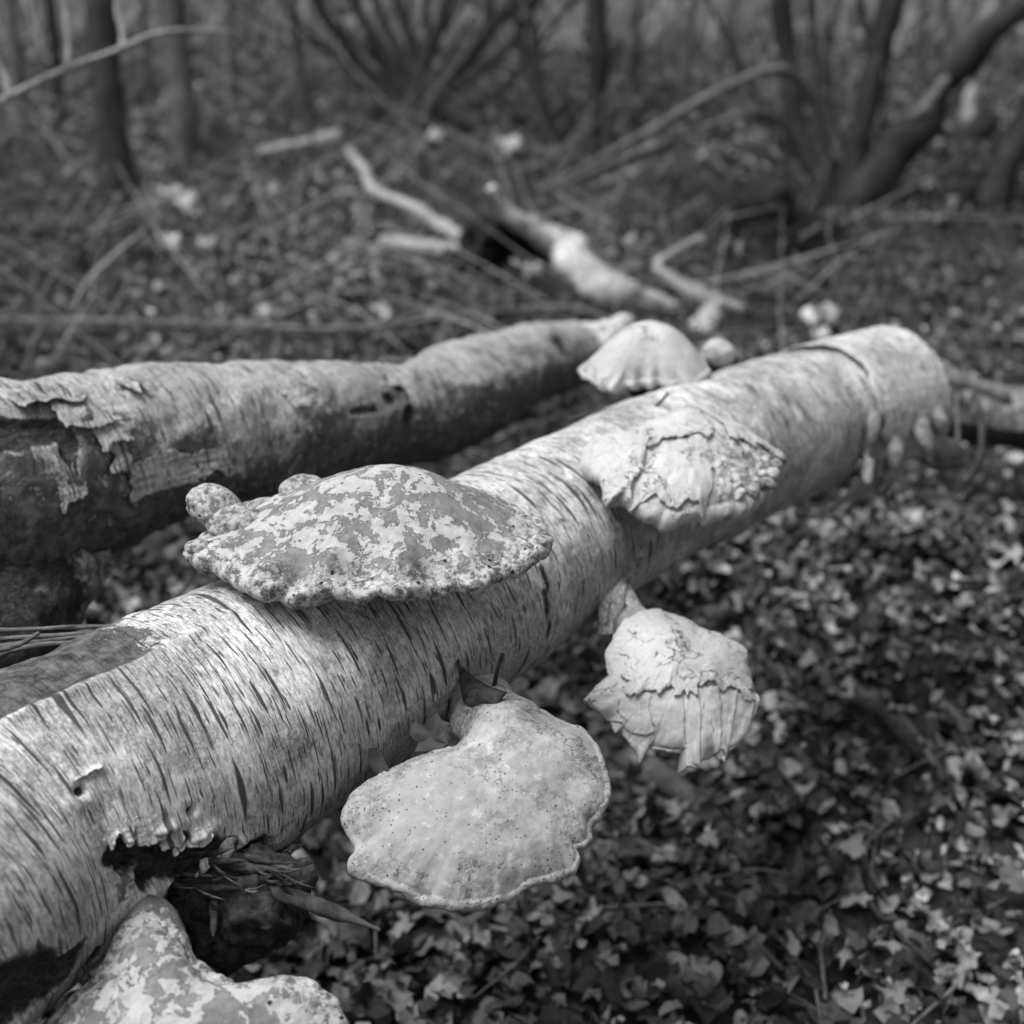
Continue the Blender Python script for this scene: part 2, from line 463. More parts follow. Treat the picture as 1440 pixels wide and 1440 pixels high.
def euler(rx, ry, rz):
    cx, sx, cy, sy, cz, sz = np.cos(rx), np.sin(rx), np.cos(ry), np.sin(ry), np.cos(rz), np.sin(rz)
    m = np.empty((len(rx), 3, 3))
    m[:, 0, 0] = cz*cy; m[:, 0, 1] = cz*sy*sx-sz*cx; m[:, 0, 2] = cz*sy*cx+sz*sx
    m[:, 1, 0] = sz*cy; m[:, 1, 1] = sz*sy*sx+cz*cx; m[:, 1, 2] = sz*sy*cx-cz*sx
    m[:, 2, 0] = -sy; m[:, 2, 1] = cy*sx; m[:, 2, 2] = cy*cx
    return m
def scatter(n, y0, y1, size, tilt):
    y = np.sqrt(LR.uniform(y0**2, y1**2, n)); x = LR.uniform(-1, 1, n)*(.46*y+.75)
    s = LR.uniform(*size, n)
    return dict(x=x, y=y, s=s, rx=LR.normal(0, tilt, n), ry=LR.normal(0, tilt, n), rz=LR.uniform(0, 6.28, n),
                k=LR.integers(0, len(TEMPL), n), l=LR.uniform(0, .035, n)*np.clip(1.6-s*10, .3, 1.5), c=LR.uniform(0, 1, n))
L_ = [scatter(13500, .7, 2.8, (.014, .058), .38), scatter(16000, 2.6, 5.5, (.018, .056), .45),
      scatter(19000, 5.3, 10, (.022, .055), .55), scatter(13000, 9.8, 24, (.05, .11), .9)]
L_ = {k: np.concatenate([d[k] for d in L_]) for k in L_[0]}
pos = np.stack([L_['x'], L_['y'], gz(L_['x'], L_['y'])+.004+L_['l']], 1)
ROT = euler(L_['rx'], L_['ry'], L_['rz'])
bias = fbm(pos, 1.3, 3, 31)
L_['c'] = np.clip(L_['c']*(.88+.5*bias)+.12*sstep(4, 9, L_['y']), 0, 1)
px, py = proj(pos); dz = (pos-CAM)@FW
inview = (px > 10) & (px < 1430) & (py > 10) & (py < 1430) & ((px+py*.9 > 1750) | (py > 1330) & (px > 520))
big = np.where(inview, L_['s']*F/dz*(.7+.3*L_['c']), 0)
single = np.argsort(-big)[:300]
mask = np.ones(len(pos), bool); mask[single] = False
VV, FF, RR = [], [], []; off = 0
for k, (tv, tf) in enumerate(TEMPL):
    idx = np.nonzero(mask & (L_['k'] == k))[0]
    v = np.einsum('nij,vj->nvi', ROT[idx], tv)*L_['s'][idx][:, None, None]+pos[idx][:, None]
    f = tf[None]+(np.arange(len(idx))*len(tv))[:, None, None]+off
    VV.append(v.reshape(-1, 3)); FF.append(f.reshape(-1, 3)); off += len(idx)*len(tv)
    RR.append(np.repeat(L_['c'][idx], len(tv)))
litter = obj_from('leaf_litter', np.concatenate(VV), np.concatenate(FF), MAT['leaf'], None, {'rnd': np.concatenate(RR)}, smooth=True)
tag(litter, 'dead brown leaves lying thick over the woodland ground', 'leaf litter', kind='stuff')
from mathutils import Matrix
leafmesh = {}
for i in single:
    k = int(L_['k'][i]); cb = min(5, int(L_['c'][i]*6))
    if (k, cb) not in leafmesh:
        o = obj_from('leaf', TEMPL[k][0], TEMPL[k][1], MAT['leaf'], floor, {'rnd': np.full(len(TEMPL[k][0]), (cb+.5)/6)}, smooth=True)
        leafmesh[(k, cb)] = o.data
    else:
        o = bpy.data.objects.new('leaf', leafmesh[(k, cb)]); COL.objects.link(o); o.parent = floor
    R4 = Matrix([list(r)+[0] for r in ROT[i]]+[[0, 0, 0, 1]])
    o.matrix_local = Matrix.Translation(pos[i]) @ R4 @ Matrix.Scale(float(L_['s'][i]), 4)

# fine twigs and stalks mixed in the litter
def prism_sticks(name, A, B, r, mat, seed=0, **kw):
    A, B, r = map(np.asarray, (A, B, r)); n = len(A)
    mid = (A+B)/2+np.random.default_rng(seed).normal(0, .06, (n, 3))*np.linalg.norm(B-A, axis=1)[:, None]
    d = B-A; d /= np.linalg.norm(d, axis=1)[:, None]+1e-9
    u = np.cross(d, [.3, .2, .93]); u /= np.linalg.norm(u, axis=1)[:, None]+1e-9; v = np.cross(d, u)
    V = []
    for q, rr in ((A, r), (mid, r*.8), (B, r*.35)):
        for k in range(4):
            t = k*math.pi/2; V.append(q+(u*math.cos(t)+v*math.sin(t))*rr[:, None])
    V = np.stack(V, 1)
    f = []
    for a in (0, 4):
        for k in range(4):
            f.append((a+k, a+(k+1) % 4, a+4+(k+1) % 4, a+4+k))
    f = np.array(f)[None]+(np.arange(n)*12)[:, None, None]
    return obj_from(name, V.reshape(-1, 3), f.reshape(-1, 4), mat, None, None, True)
n = 6000
y = np.sqrt(LR.uniform(.8, 90, n)); x = LR.uniform(-1, 1, n)*(.46*y+.6); a = LR.uniform(0, 6.28, n); ln = LR.uniform(.04, .2, n)+.35*(LR.uniform(0, 1, n) > .93)
A = np.stack([x, y, gz(x, y)+.015+LR.uniform(0, .02, n)], 1)
x2, y2 = x+ln*np.cos(a), y+ln*np.sin(a)
B = np.stack([x2, y2, gz(x2, y2)+.02+LR.uniform(0, .05, n)], 1)
tag(prism_sticks('twig_debris', A, B, LR.uniform(.001, .0035, n), MAT['twig']), 'small broken twigs scattered among the dead leaves', 'twigs', kind='stuff')

# ------------------------------------------------------------------ the two birch logs
def stations(S):
    pts, rad = [], []
    for (x0, y0, x1, y1, d) in S:
        pts.append(P((x0+x1)/2, (y0+y1)/2, d)); rad.append(math.hypot(x1-x0, y1-y0)/2*d/F)
    return pts, rad
pts, rad = stations([(-560, 1270, -330, 1690, 1.1), (-270, 1100, -70, 1530, 1.22), (-85, 968, 95, 1378, 1.33), (150, 880, 330, 1245, 1.45), (385, 792, 558, 1078, 1.58), (563, 706, 713, 960, 1.71),
                     (718, 633, 850, 862, 1.86), (862, 572, 972, 786, 2.02), (1005, 526, 1106, 716, 2.2), (1138, 492, 1216, 664, 2.36), (1218, 484, 1294, 632, 2.45)])
log = Tube(pts, rad, 760, 340)
p0 = log.V.copy()
cyl = np.stack([log.S, log.C, log.S*0], -1)
low = fbm(p0, 4.5, 4, 1)*.009+fbm(p0, 16, 3, 2)*.003
ringy = fbm(cyl*np.array([45, 4, 1.]), 1, 4, 4)*.0018+fbm(cyl*np.array([150, 14, 1.]), 1, 3, 5)*.0007
disp = low+ringy
def blob(tube, x, y, rs, rc):
    s, t = tube.find(x, y); r = tube.rad(s)
    return np.exp(-(((tube.S-s)/rs)**2+((tube.TH-t)*r/rc)**2))
dark = np.zeros_like(disp)
for x, y, a, b in ((235, 1190, .028, .012), (300, 1203, .03, .013), (355, 1222, .025, .014), (395, 1225, .02, .015), (340, 1262, .04, .022), (270, 1240, .03, .02), (300, 1300, .05, .03),
                   (215, 1230, .022, .02), (170, 1200, .03, .014), (320, 1225, .055, .03), (260, 1215, .05, .02), (200, 1205, .04, .016), (250, 1275, .04, .03), (380, 1245, .03, .03), (60, 1388, .06, .022), (130, 1345, .03, .015), (10, 1410, .05, .03), (-40, 1420, .06, .03)):
    dark = np.maximum(dark, blob(log, x, y, a, b))
disp -= sstep(.35, .8, dark+.25*fbm(p0, 30, 4, 8))*(.013+.012*fbm(p0, 40, 4, 18))
lip = np.zeros_like(disp)
for x, y in ((230, 1168), (280, 1178), (330, 1190), (375, 1198), (400, 1200)): lip = np.maximum(lip, blob(log, x, y, .018, .006))
disp += lip*.006*(1+fbm(p0, 60, 3, 9))
knot = blob(log, 110, 1112, .008, .006)+.9*blob(log, 268, 1142, .004, .004)
disp += .006*blob(log, 110, 1116, .022, .016)-.012*knot+.004*blob(log, 700, 1000, .03, .03)
dark = np.maximum(dark, knot*.8)
for x, y in ((764, 815), (765, 850), (770, 885)): dark = np.maximum(dark, .62*blob(log, x, y, .008, .032))
ridge = 0
for x, y in ((30, 1000), (90, 972), (160, 938), (215, 915), (270, 895), (330, 868)): ridge = np.maximum(ridge, blob(log, x, y, .045, .008))
disp += .004*ridge*(1+fbm(p0, 50, 3, 4))
sL = log.find(330, 880)[0]; sM = log.find(160, 950)[0]; tL = log.find(90, 968)[1]
moss_shade = sstep(tL-.05, tL+.12, log.TH)*sstep(6.1, 5.4, log.TH)*sstep(sL+.03, sM-.03, log.S)*.95
disp -= moss_shade*(.01+.006*fbm(p0, 28, 4, 19))
u_ = np.maximum(sstep(1.45, .6, log.TH+.4*fbm(p0, 9, 4, 12)), .9*blob(log, 190, 1240, .07, .04))              # underside shade painted in, plus darker bark by the wound
log.V = p0+log.N*disp[..., None]; log.V[:, -1] = log.V[:, 0]
stain_shade = np.zeros_like(disp)  # bark stains, plus the domed fungus's shadow painted on the log
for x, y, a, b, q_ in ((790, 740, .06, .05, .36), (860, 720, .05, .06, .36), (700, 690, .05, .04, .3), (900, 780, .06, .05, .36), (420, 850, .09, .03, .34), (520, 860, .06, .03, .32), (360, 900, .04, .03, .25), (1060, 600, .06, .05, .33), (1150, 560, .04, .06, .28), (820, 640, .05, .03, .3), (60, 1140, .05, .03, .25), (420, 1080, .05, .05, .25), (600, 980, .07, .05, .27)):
    stain_shade = np.maximum(stain_shade, q_*blob(log, x, y, a, b))
moss_shade = np.maximum(moss_shade, stain_shade)
log.attrs = {'dark': dark, 'moss': np.maximum(moss_shade, .5*u_)}
main = thing('birch_log', 'pale fallen birch log running from lower left to upper right, carrying the bracket fungi', 'log')
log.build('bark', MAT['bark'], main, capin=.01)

def jag(x, f, s): return fbm(np.stack([x*f, x*0+s, x*0], -1), 1, 4, int(s*7) % 50)
def sheet(name, tube, s0, s1, t0, t1, lift, mat, parent, js=.0, jt=.0, n=60, m=50, thick=.0015, seed=1., slant=0., fq=7.):
    """A flap of bark following a log, lifted off it; u runs along the log, v round it."""
    u = np.linspace(0, 1, n)[:, None]*np.ones((1, m)); v = np.linspace(0, 1, m)[None]*np.ones((n, 1))
    S = s0+(s1-s0)*u+slant*v; T = t0+(t1-t0)*v
    S = S+js*(u*jag(v, fq, seed)+(1-u)*jag(v, fq, seed+3)); T = T+jt*(v*jag(u, fq, seed+5)+(1-v)*jag(u, fq, seed+8))
    V = tube.at(S, T, lift(u, v)+.0015*fbm(np.stack([S, T, S*0], -1), 30, 3, 3))
    r = tube.r.mean()
    return grid_obj(name, V, mat, parent, {'uvm': np.stack([S, T*r, S*0], -1), 'dark': 0*S, 'moss': 0*S}, thick)

# torn lip over the wound, with splinters of bark
for k in range(8):
    f = k/7; x = 165+f*240; y = 1172+24*f-6*math.sin(f*9)
    s, t = log.find(x, y); wd = .017+.006*math.sin(k*2.3)
    sheet('bark_flap', log, s-wd, s+wd, t+.05, t-.05-.03*math.sin(k*1.7), lambda u, v: .0005+.004*v**2, MAT['bark'], main, .01, .09, 34, 24, .0009, k+1.3, .006*math.sin(k), 2.6)
# broken branch stub on the underside with a ragged end
s, t = log.find(300, 1240); a = log.at(s, t, -.07)
st = Tube([a, P(310, 1255, 1.39), P(355, 1262, 1.37), P(398, 1240, 1.375), P(425, 1225, 1.38)], [.07, .062, .044, .024, .004], 110, 100)
dn = fbm(st.V, 18, 5, 6)+.7*np.abs(fbm(st.V, 45, 4, 7)); dn[:, -1] = dn[:, 0]
st.V = st.V+st.N*(dn*.03)[..., None]; st.attrs = {'dark': 1+0*dn, 'moss': 0*dn}
st.build('branch_stub', MAT['wood'], main, capin=-.01)
for k, (x0, y0, x1, y1, w_) in enumerate([(150, 1188, 235, 1192, 5), (190, 1200, 290, 1198, 6), (240, 1206, 345, 1210, 5), (300, 1215, 400, 1222, 6), (210, 1218, 300, 1232, 5), (250, 1240, 350, 1250, 6), (345, 1205, 418, 1214, 4), (330, 1245, 412, 1218, 5), (320, 1262, 400, 1296, 6), (350, 1235, 420, 1240, 4), (300, 1270, 300, 1318, 5), (280, 1200, 330, 1192, 4), (340, 1280, 372, 1312, 4), (360, 1205, 412, 1222, 3)]):
    stick('splinter', [P(x0, y0, 1.34), P((x0+x1)/2, (y0+y1)/2+3, 1.33), P(x1, y1, 1.325)], [w_*.0008, w_*.0007, .0006], MAT['splinter' if k % 3 == 1 else 'wood'], main, 20, 8, .4, k, 60)
SR = random.Random(4)
for k in range(34):
    f = SR.random(); x = 205+f*190; y = 1205+SR.random()*(70-40*f)+10*f; L_k = SR.uniform(18, 60); a_ = SR.uniform(-.25, .75)
    d_ = 1.335-.028*SR.random(); w_ = SR.uniform(.0006, .0016)
    stick('splinter', [P(x, y, d_+.02), P(x+L_k*.5*math.cos(a_), y+L_k*.5*math.sin(a_)+3, d_), P(x+L_k*math.cos(a_), y+L_k*math.sin(a_), d_-.002)], [w_, w_*.9, w_*.15], MAT[('wood', 'splinter', 'root', 'wood')[k % 4]], main, 12, 6, .15, k, 60)
# curled spur of bark above the lower fungus, and hanging scrap further up
sp = lambda pts, wd, name, mat, th=.0015, seed=0: ribbon(pts, wd, name, mat, main, th, seed)
def ribbon(pts, wd, name, mat, parent, th=.0015, seed=0, n=40, m=9, cup=.3):
    """Strip of bark: pts are (left, right) edge pairs."""
    a, _, _ = resample([p[0] for p in pts], [1]*len(pts), n); b, _, _ = resample([p[1] for p in pts], [1]*len(pts), n)
    v = np.linspace(0, 1, m)[None, :, None]
    V = a[:, None]*(1-v)+b[:, None]*v
    wv = np.linalg.norm(b-a, axis=1)[:, None]
    vv = np.linspace(-1, 1, m)[None]
    V = V+(CAM-V.mean((0, 1)))[None, None]/np.linalg.norm(CAM-V.mean((0, 1)))*(cup*wv*(1-vv**2))[..., None]
    V = V+(fbm(V, 60, 3, seed)*.0025)[..., None]*np.array([.5, -.6, .6])
    s = np.linspace(0, .1, n)[:, None]+0*vv
    return grid_obj(name, V, mat, parent, {'uvm': np.stack([vv*wv*.5, s*1.2, 0*s], -1), 'dark': 0*s, 'moss': .3+0*s}, th)
dsp = 1.53
ribbon([(P(640, 918, dsp+.02), P(645, 922, dsp+.02)), (P(652, 940, dsp-.01), P(648, 958, dsp-.01)), (P(680, 962, dsp-.03), P(655, 990, dsp-.03)), (P(712, 974, dsp-.05), P(690, 1000, dsp-.05))], 0, 'bark_flap', MAT['wood'], main, .002, 3)
stick('twig_stub', [P(694, 970, 1.52), P(700, 942, 1.5), P(707, 920, 1.49)], [.0028, .002, .0025], MAT['twig_dark'], main, 16, 7)
d0 = 1.78
ribbon([(P(845, 800, d0+.03), P(878, 790, d0+.03)), (P(842, 840, d0-.02), P(880, 830, d0-.02)), (P(840, 893, d0-.03), P(876, 893, d0-.03))], 0, 'bark_flap', MAT['bark'], main, .002, 5, cup=.15)
ribbon([(P(872, 815, d0), P(886, 822, d0)), (P(880, 850, d0-.03), P(905, 855, d0-.03)), (P(876, 885, d0-.04), P(930, 868, d0-.05))], 0, 'bark_flap', MAT['bark'], main, .002, 6, cup=.2)
# peeled sleeve of bark at the far end
sA = log.find(1222, 560)[0]; sB = log.s[-1]
sheet('bark_sleeve', log, sA, sB+.012, 1.15, 4.3, lambda u, v: .010+.008*u**1.5+.005*np.sin(v*5+u*3), MAT['bark_far'], main, .05, .3, 60, 90, .003, 2.2, -.02, 4.)
0 and sheet('bark_sleeve', log, sA-.07, sA+.05, 3.3, 4.6, lambda u, v: .008+.012*(1-u)**1.5, MAT['bark_far'], main, .03, .12, 30, 50, .003, 5.2)
sheet('bark_flap', log, sA-.03, sA+.1, 1.15, .35, lambda u, v: .008+.03*v**1.5, MAT['bark_far'], main, .03, .25, 40, 40, .003, 8.1, 0., 3.)
def roll(name, a, b, r, mat, parent, turns=1.6, seed=0):
    a, b = np.asarray(a), np.asarray(b); d = b-a; L = np.linalg.norm(d); d = d/L
    u = np.cross(d, [0, 0, 1.]); u /= np.linalg.norm(u); v = np.cross(d, u)
    q = np.linspace(0, 1, 24)[:, None]; t = np.linspace(0, turns*2*math.pi, 60)[None]
    rr = r*(.45+.55*t/t.max())*(1-.15*q)
    V = a+d*(q*L)[..., None]+d*(.012*np.sin(t*1.3+seed))[..., None]+u*(rr*np.cos(t))[..., None]+v*(rr*np.sin(t))[..., None]
    V = V+(fbm(V, 40, 3, seed)*.003)[..., None]
    s = q+0*t
    return grid_obj(name, V, mat, parent, {'uvm': np.stack([s*L, rr*t, 0*s], -1), 'dark': 0*s, 'moss': 0*s}, .002)
roll('bark_roll', P(1262, 640, 2.33), P(1241, 690, 2.30), .016, MAT['bark_old'], main, 1.6, 1)
roll('bark_roll', P(1228, 600, 2.24), P(1220, 672, 2.22), .012, MAT['bark_old'], main, 1.3, 2)
for k, (xa, ya, xb, yb, w_, d_) in enumerate([(1236, 575, 1242, 640, 9, 2.25), (1212, 585, 1232, 668, 18, 2.25), (1250, 600, 1256, 672, 14, 2.25), (1288, 580, 1304, 650, 13, 2.29), (1228, 555, 1222, 640, 9, 2.22), (1308, 540, 1324, 625, 12, 2.34)]):
    xm, ym = (xa+xb)/2+4, (ya+yb)/2
    ribbon([(P(xa-w_, ya, d_+.03), P(xa+w_, ya, d_+.03)), (P(xm-w_, ym, d_-.01), P(xm+w_, ym+4, d_-.01)), (P(xb-w_*.3, yb-6, d_), P(xb+w_*.5, yb+5, d_))], 0, 'bark_flap', MAT['inner'], main, .002, 20+k)
# small curls and cracks of bark standing off the near end
for k, (x, y, w_, h_) in enumerate([(120, 1085, .018, .004)]):
    s, t = log.find(x, y); r = log.rad(s)
    sheet('bark_flap', log, s-w_, s+w_, t+h_/r, t-h_/r, lambda u, v: .0003+.004*v**3, MAT['bark'], main, .006, .04, 26, 20, .0005, k+9.5, 0., 2.2)

# left log
pts, rad = stations([(-620, 650, -620, 1000, 1.52), (-300, 575, -310, 850, 1.66), (-60, 535, -30, 850, 1.78), (75, 530, 120, 785, 1.86), (210, 520, 255, 732, 1.96), (370, 505, 420, 690, 2.1), (500, 512, 545, 655, 2.24), (565, 508, 615, 648, 2.34),
                     (640, 480, 690, 615, 2.5), (720, 460, 765, 565, 2.7), (790, 458, 820, 540, 2.88)])
log2 = Tube(pts, rad, 420, 200)
p0 = log2.V.copy(); cyl = np.stack([log2.S, log2.C, log2.S*0], -1)
disp = fbm(p0, 6, 4, 21)*.014+fbm(p0, 22, 4, 22)*.007+np.abs(fbm(p0, 55, 4, 27))*.004*sstep(2.9, 1.6, log2.TH)+fbm(cyl*np.array([50, 9, 1.]), 1, 4, 24)*.0025
dark = np.zeros_like(disp)
for x, y, a, b in ((60, 605, .04, .026), (92, 612, .014, .035), (15, 610, .05, .03), (-30, 620, .05, .03), (95, 650, .008, .03), (60, 600, .01, .01)): dark = np.maximum(dark, blob(log2, x, y, a, b))
for x, y, a, b in ((550, 562, .03, .02), (562, 545, .02, .012), (515, 578, .05, .014), (575, 585, .02, .03)): dark = np.maximum(dark, .62*blob(log2, x, y, a, b)*(1+.5*fbm(p0, 40, 4, 41)))
dark = np.maximum(dark, .42*sstep(1.5, .9, log2.TH+.5*fbm(p0, 12, 4, 3)))  # underside darkened with painted shade
for x, y in ((785, 480),): dark = np.maximum(dark, .6*blob(log2, x, y, .04, .05))
disp -= .012*sstep(.45, .8, dark)
for x, y in ((110, 555), (118, 590), (100, 650), (60, 545)): disp += .012*blob(log2, x, y, .02, .02)
disp += .012*blob(log2, 575, 530, .03, .03)-.01*blob(log2, 548, 520, .015, .05)
log2.V = p0+log2.N*disp[..., None]; log2.V[:, -1] = log2.V[:, 0]
log2.attrs = {'dark': dark, 'moss': .05+.55*sstep(2.6, 1.5, log2.TH+.9*fbm(p0, 12, 5, 13))+.2*sstep(.9, .2, log2.S)*sstep(2.6, 2., log2.TH)}  # mottled growth, with shade painted over the lower half
left = thing('birch_log', 'thinner rough fallen birch trunk behind the main log, with a dark knot hollow', 'log')
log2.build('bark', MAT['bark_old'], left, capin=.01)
fk = Tube([P(190, 645, 2.0), P(105, 728, 1.9), P(28, 830, 1.78), P(-40, 940, 1.66), P(-90, 1080, 1.6)], [.06, .078, .08, .07, .05], 120, 120)
dn = fbm(fk.V, 8, 4, 33)*.02+fbm(fk.V, 35, 4, 34)*.012; dn[:, -1] = dn[:, 0]
d_ = sstep(.25, .75, fk.S/fk.s[-1]+.3*fbm(fk.V, 14, 4, 2))
fk.V = fk.V+fk.N*dn[..., None]; fk.attrs = {'dark': .25+d_*.4, 'moss': .42+.1*d_}
fk.build('forked_limb', MAT['bark_old'], left)
for k, (x, y, w_, h_) in enumerate([(120, 570, .03, .03), (150, 600, .02, .025), (60, 560, .04, .015), (190, 545, .015, .012), (230, 660, .05, .02), (300, 650, .03, .015), (100, 680, .015, .02), (165, 640, .012, .02), (420, 560, .02, .015), (545, 530, .015, .03)]):
    s, t = log2.find(x, y); r = log2.rad(s)
    sheet('bark_flap', log2, s-w_, s+w_, t+h_/r, t-h_/r, lambda u, v: .001+.008*v**2, MAT['bark_old'], left, .014, .16, 34, 30, .0012, k+2.5, 0., 3.5)
# broken chunk just beyond the left log's tip
ch = Tube([P(800, 490, 2.95), P(840, 482, 3.0), P(880, 470, 3.1)], [.035, .05, .03], 40, 40)
dn = fbm(ch.V, 14, 4, 5)*.03; dn[:, -1] = dn[:, 0]; ch.V = ch.V+ch.N*dn[..., None]; ch.attrs = {'dark': 0*dn, 'moss': 0*dn}
ch.build('broken_end', MAT['bark_far'], left)

# ------------------------------------------------------------------ bracket fungi
class Bracket:
    def __init__(s, name, label, outline, ctr, pt, nrm, Hd, rt, group, a=2., b=.8, nphi=520, seed=0, relief=.0025, folds=.0, foldn=9., lumps=(), smooth=5, drop=0., under=.02, spots=(), crater=()):
        n = np.array(nrm, float); n /= np.linalg.norm(n); s.n = n
        s.e1 = np.array([1, 0, 0.])-n*n[0]; s.e1 /= np.linalg.norm(s.e1); s.e2 = np.cross(n, s.e1)
        s.o = np.asarray(pt, float)
        def hit(x, y):
            r = ray(x, y); t = ((s.o-CAM)@n)/(r@n); q = CAM+t*r-s.o
            return np.array([q@s.e1, q@s.e2])
        s.hit = hit
        c = hit(*ctr); s.c = c
        pl = np.array([hit(*p) for p in outline])-c
        seg = np.concatenate([pl, pl[:1]]); L = np.concatenate([[0], np.cumsum(np.linalg.norm(np.diff(seg, axis=0), axis=1))])
        q = np.linspace(0, L[-1], 3000, endpoint=False); D = np.stack([np.interp(q, L, seg[:, k]) for k in (0, 1)], 1)
        ang = np.arctan2(D[:, 1], D[:, 0]); rr = np.hypot(D[:, 0], D[:, 1]); o = np.argsort(ang)
        phi = np.linspace(-math.pi, math.pi, nphi+1); R = np.interp(phi, ang[o], rr[o], period=2*math.pi)
        if smooth:
            k = np.exp(-np.linspace(-2, 2, 2*smooth+1)**2); k /= k.sum()
            R = np.convolve(np.concatenate([R[-1-smooth:-1], R, R[1:1+smooth]]), k, 'valid')
        R[-1] = R[0]
        s.phi, s.R, s.Hd, s.a, s.b, s.rt, s.seed, s.relief, s.folds, s.foldn = phi, R-rt*.9, Hd, a, b, rt, seed, relief, folds, foldn
        s.drop, s.lumps, s.craters = drop, [(hit(x, y)-c, r, h) for x, y, r, h in lumps], crater
        kk = np.exp(-(np.linspace(-2.2, 2.2, 2*(nphi//7)+1))**2); kk /= kk.sum(); h_ = nphi//7
        s.Rs = np.convolve(np.concatenate([s.R[-1-h_:-1], s.R, s.R[1:1+h_]]), kk, 'valid'); s.Rs[-1] = s.Rs[0]
        k2 = np.exp(-(np.linspace(-2, 2, 2*(nphi//10)+1))**2); k2 /= k2.sum(); h2 = nphi//10
        s.Rm = np.convolve(np.concatenate([s.R[-1-h2:-1], s.R, s.R[1:1+h2]]), k2, 'valid'); s.Rm[-1] = s.Rm[0]
        t = np.concatenate([np.linspace(0.002, .7, 60), np.linspace(.7, 1, 50)[1:]])
        T, PH = np.meshgrid(t, phi, indexing='ij')
        top = s.surf(T, PH)
        rim = []
        zc = s.surf(np.ones_like(phi), phi)
        dirv = np.cos(phi)[:, None]*s.e1+np.sin(phi)[:, None]*s.e2
        rl = rt*(1+.35*fbm(np.stack([np.cos(phi)*2, np.sin(phi)*2, 0*phi], -1), 2.5, 3, seed+5))
        for al in np.linspace(math.pi/2, -math.pi/2, 13)[1:]:
            p = zc+dirv*(rl*math.cos(al))[:, None]+n*(rl*(math.sin(al)-1))[:, None]
            p = p+n*(relief*.9*fbm(p, 55, 4, seed+2))[:, None]+dirv*(relief*1.2*fbm(p, 70, 4, seed+3))[:, None]
            p[-1] = p[0]; rim.append(p)
        V = np.concatenate([top, np.array(rim)])
        k = V.shape[0]; tt = np.concatenate([t, np.linspace(1, 1.2, 12)])[:, None]*np.ones((1, nphi+1))
        lob = np.zeros(V.shape[:2])
        for x, y, r in spots:
            q = s.world(hit(x, y)); lob = np.maximum(lob, np.exp(-(np.linalg.norm(V-q, axis=2)/r)**2))
        PHF = np.repeat(phi[None], k, 0)
        s.obj = thing(name, label, 'bracket fungus', group)
        s.cap = lambda mat: grid_obj('cap', V, mat, s.obj, {'tt': tt, 'lob': lob, 'pol': np.stack([PHF, tt, 0*tt], -1)})
        s.rimlow = V[-1]; s.under = under
    def world(s, q): return s.o+q[..., :1]*s.e1+q[..., 1:2]*s.e2 if np.ndim(q) > 1 else s.o+q[0]*s.e1+q[1]*s.e2
    def surf(s, T, PH, lift=0.):
        R = np.interp(PH, s.phi, s.R); Rm = np.interp(PH, s.phi, s.Rm); R = Rm+(R-Rm)*np.clip(T, 0, 1)**9
        q = np.stack([R*T*np.cos(PH), R*T*np.sin(PH)], -1)
        Tc = np.clip(T, 0, 1); Rs = np.interp(PH, s.phi, s.Rs)
        Td = np.clip(Tc*(R/Rs)**(1-Tc**3), 0, 1)
        z = s.Hd*(1-Td**s.a)**s.b
        f = fbm(np.stack([np.cos(PH)*s.foldn/3, np.sin(PH)*s.foldn/3, .6*T], -1), 1., 3, s.seed)
        z = z+s.folds*f*sstep(.5, 1., T)*np.clip(T, 0, 1.2)**2
        for p, r, h in s.lumps: z = z+h*np.exp(-((q-p)**2).sum(-1)/r**2)
        w3 = s.o+(q+s.c)[..., :1]*s.e1+(q+s.c)[..., 1:2]*s.e2
        z = z+s.relief*(fbm(w3, 24, 4, s.seed+1)*1.4+.5*fbm(w3, 90, 3, s.seed+4))+lift
        return w3+z[..., None]*s.n
    def pores(s, mat):
        t = np.linspace(1, 0, 26)[:, None]; c = s.rimlow.mean(0)
        V = c+(s.rimlow-c)[None]*(t**1.)[..., None]*.995-s.n*(s.under*(1-t**3))[..., None]
        return grid_obj('pore_surface', V, mat, s.obj)
    def flake(s, t0, t1, f0, f1, lift, mat, seed=0, n=30, m=40, jt=.05, jf=.08, name='skin_flake', th=.0022):
        u = np.linspace(0, 1, n)[:, None]*np.ones((1, m)); v = np.linspace(0, 1, m)[None]*np.ones((n, 1))
        T = t0+(t1-t0)*u+jt*(u*jag(v, 6., seed+.3)+(1-u)*jag(v, 6., seed+4.1)); PH = f0+(f1-f0)*v+jf*((v-.5)*2)*jag(u, 6., seed+8.2)
        V = s.surf(np.clip(T, .01, 1.25), PH, lift(u, v))
        over = np.clip(T-1, 0, .4)
        V = V-s.n*(over*s.R.mean()*1.5)[..., None]
        return grid_obj(name, V, mat, s.obj, {'tt': T*.8, 'lob': 0*T, 'pol': np.stack([PH, T, 0*T], -1)}, th)
FG = 'bracket fungi on the birch log'
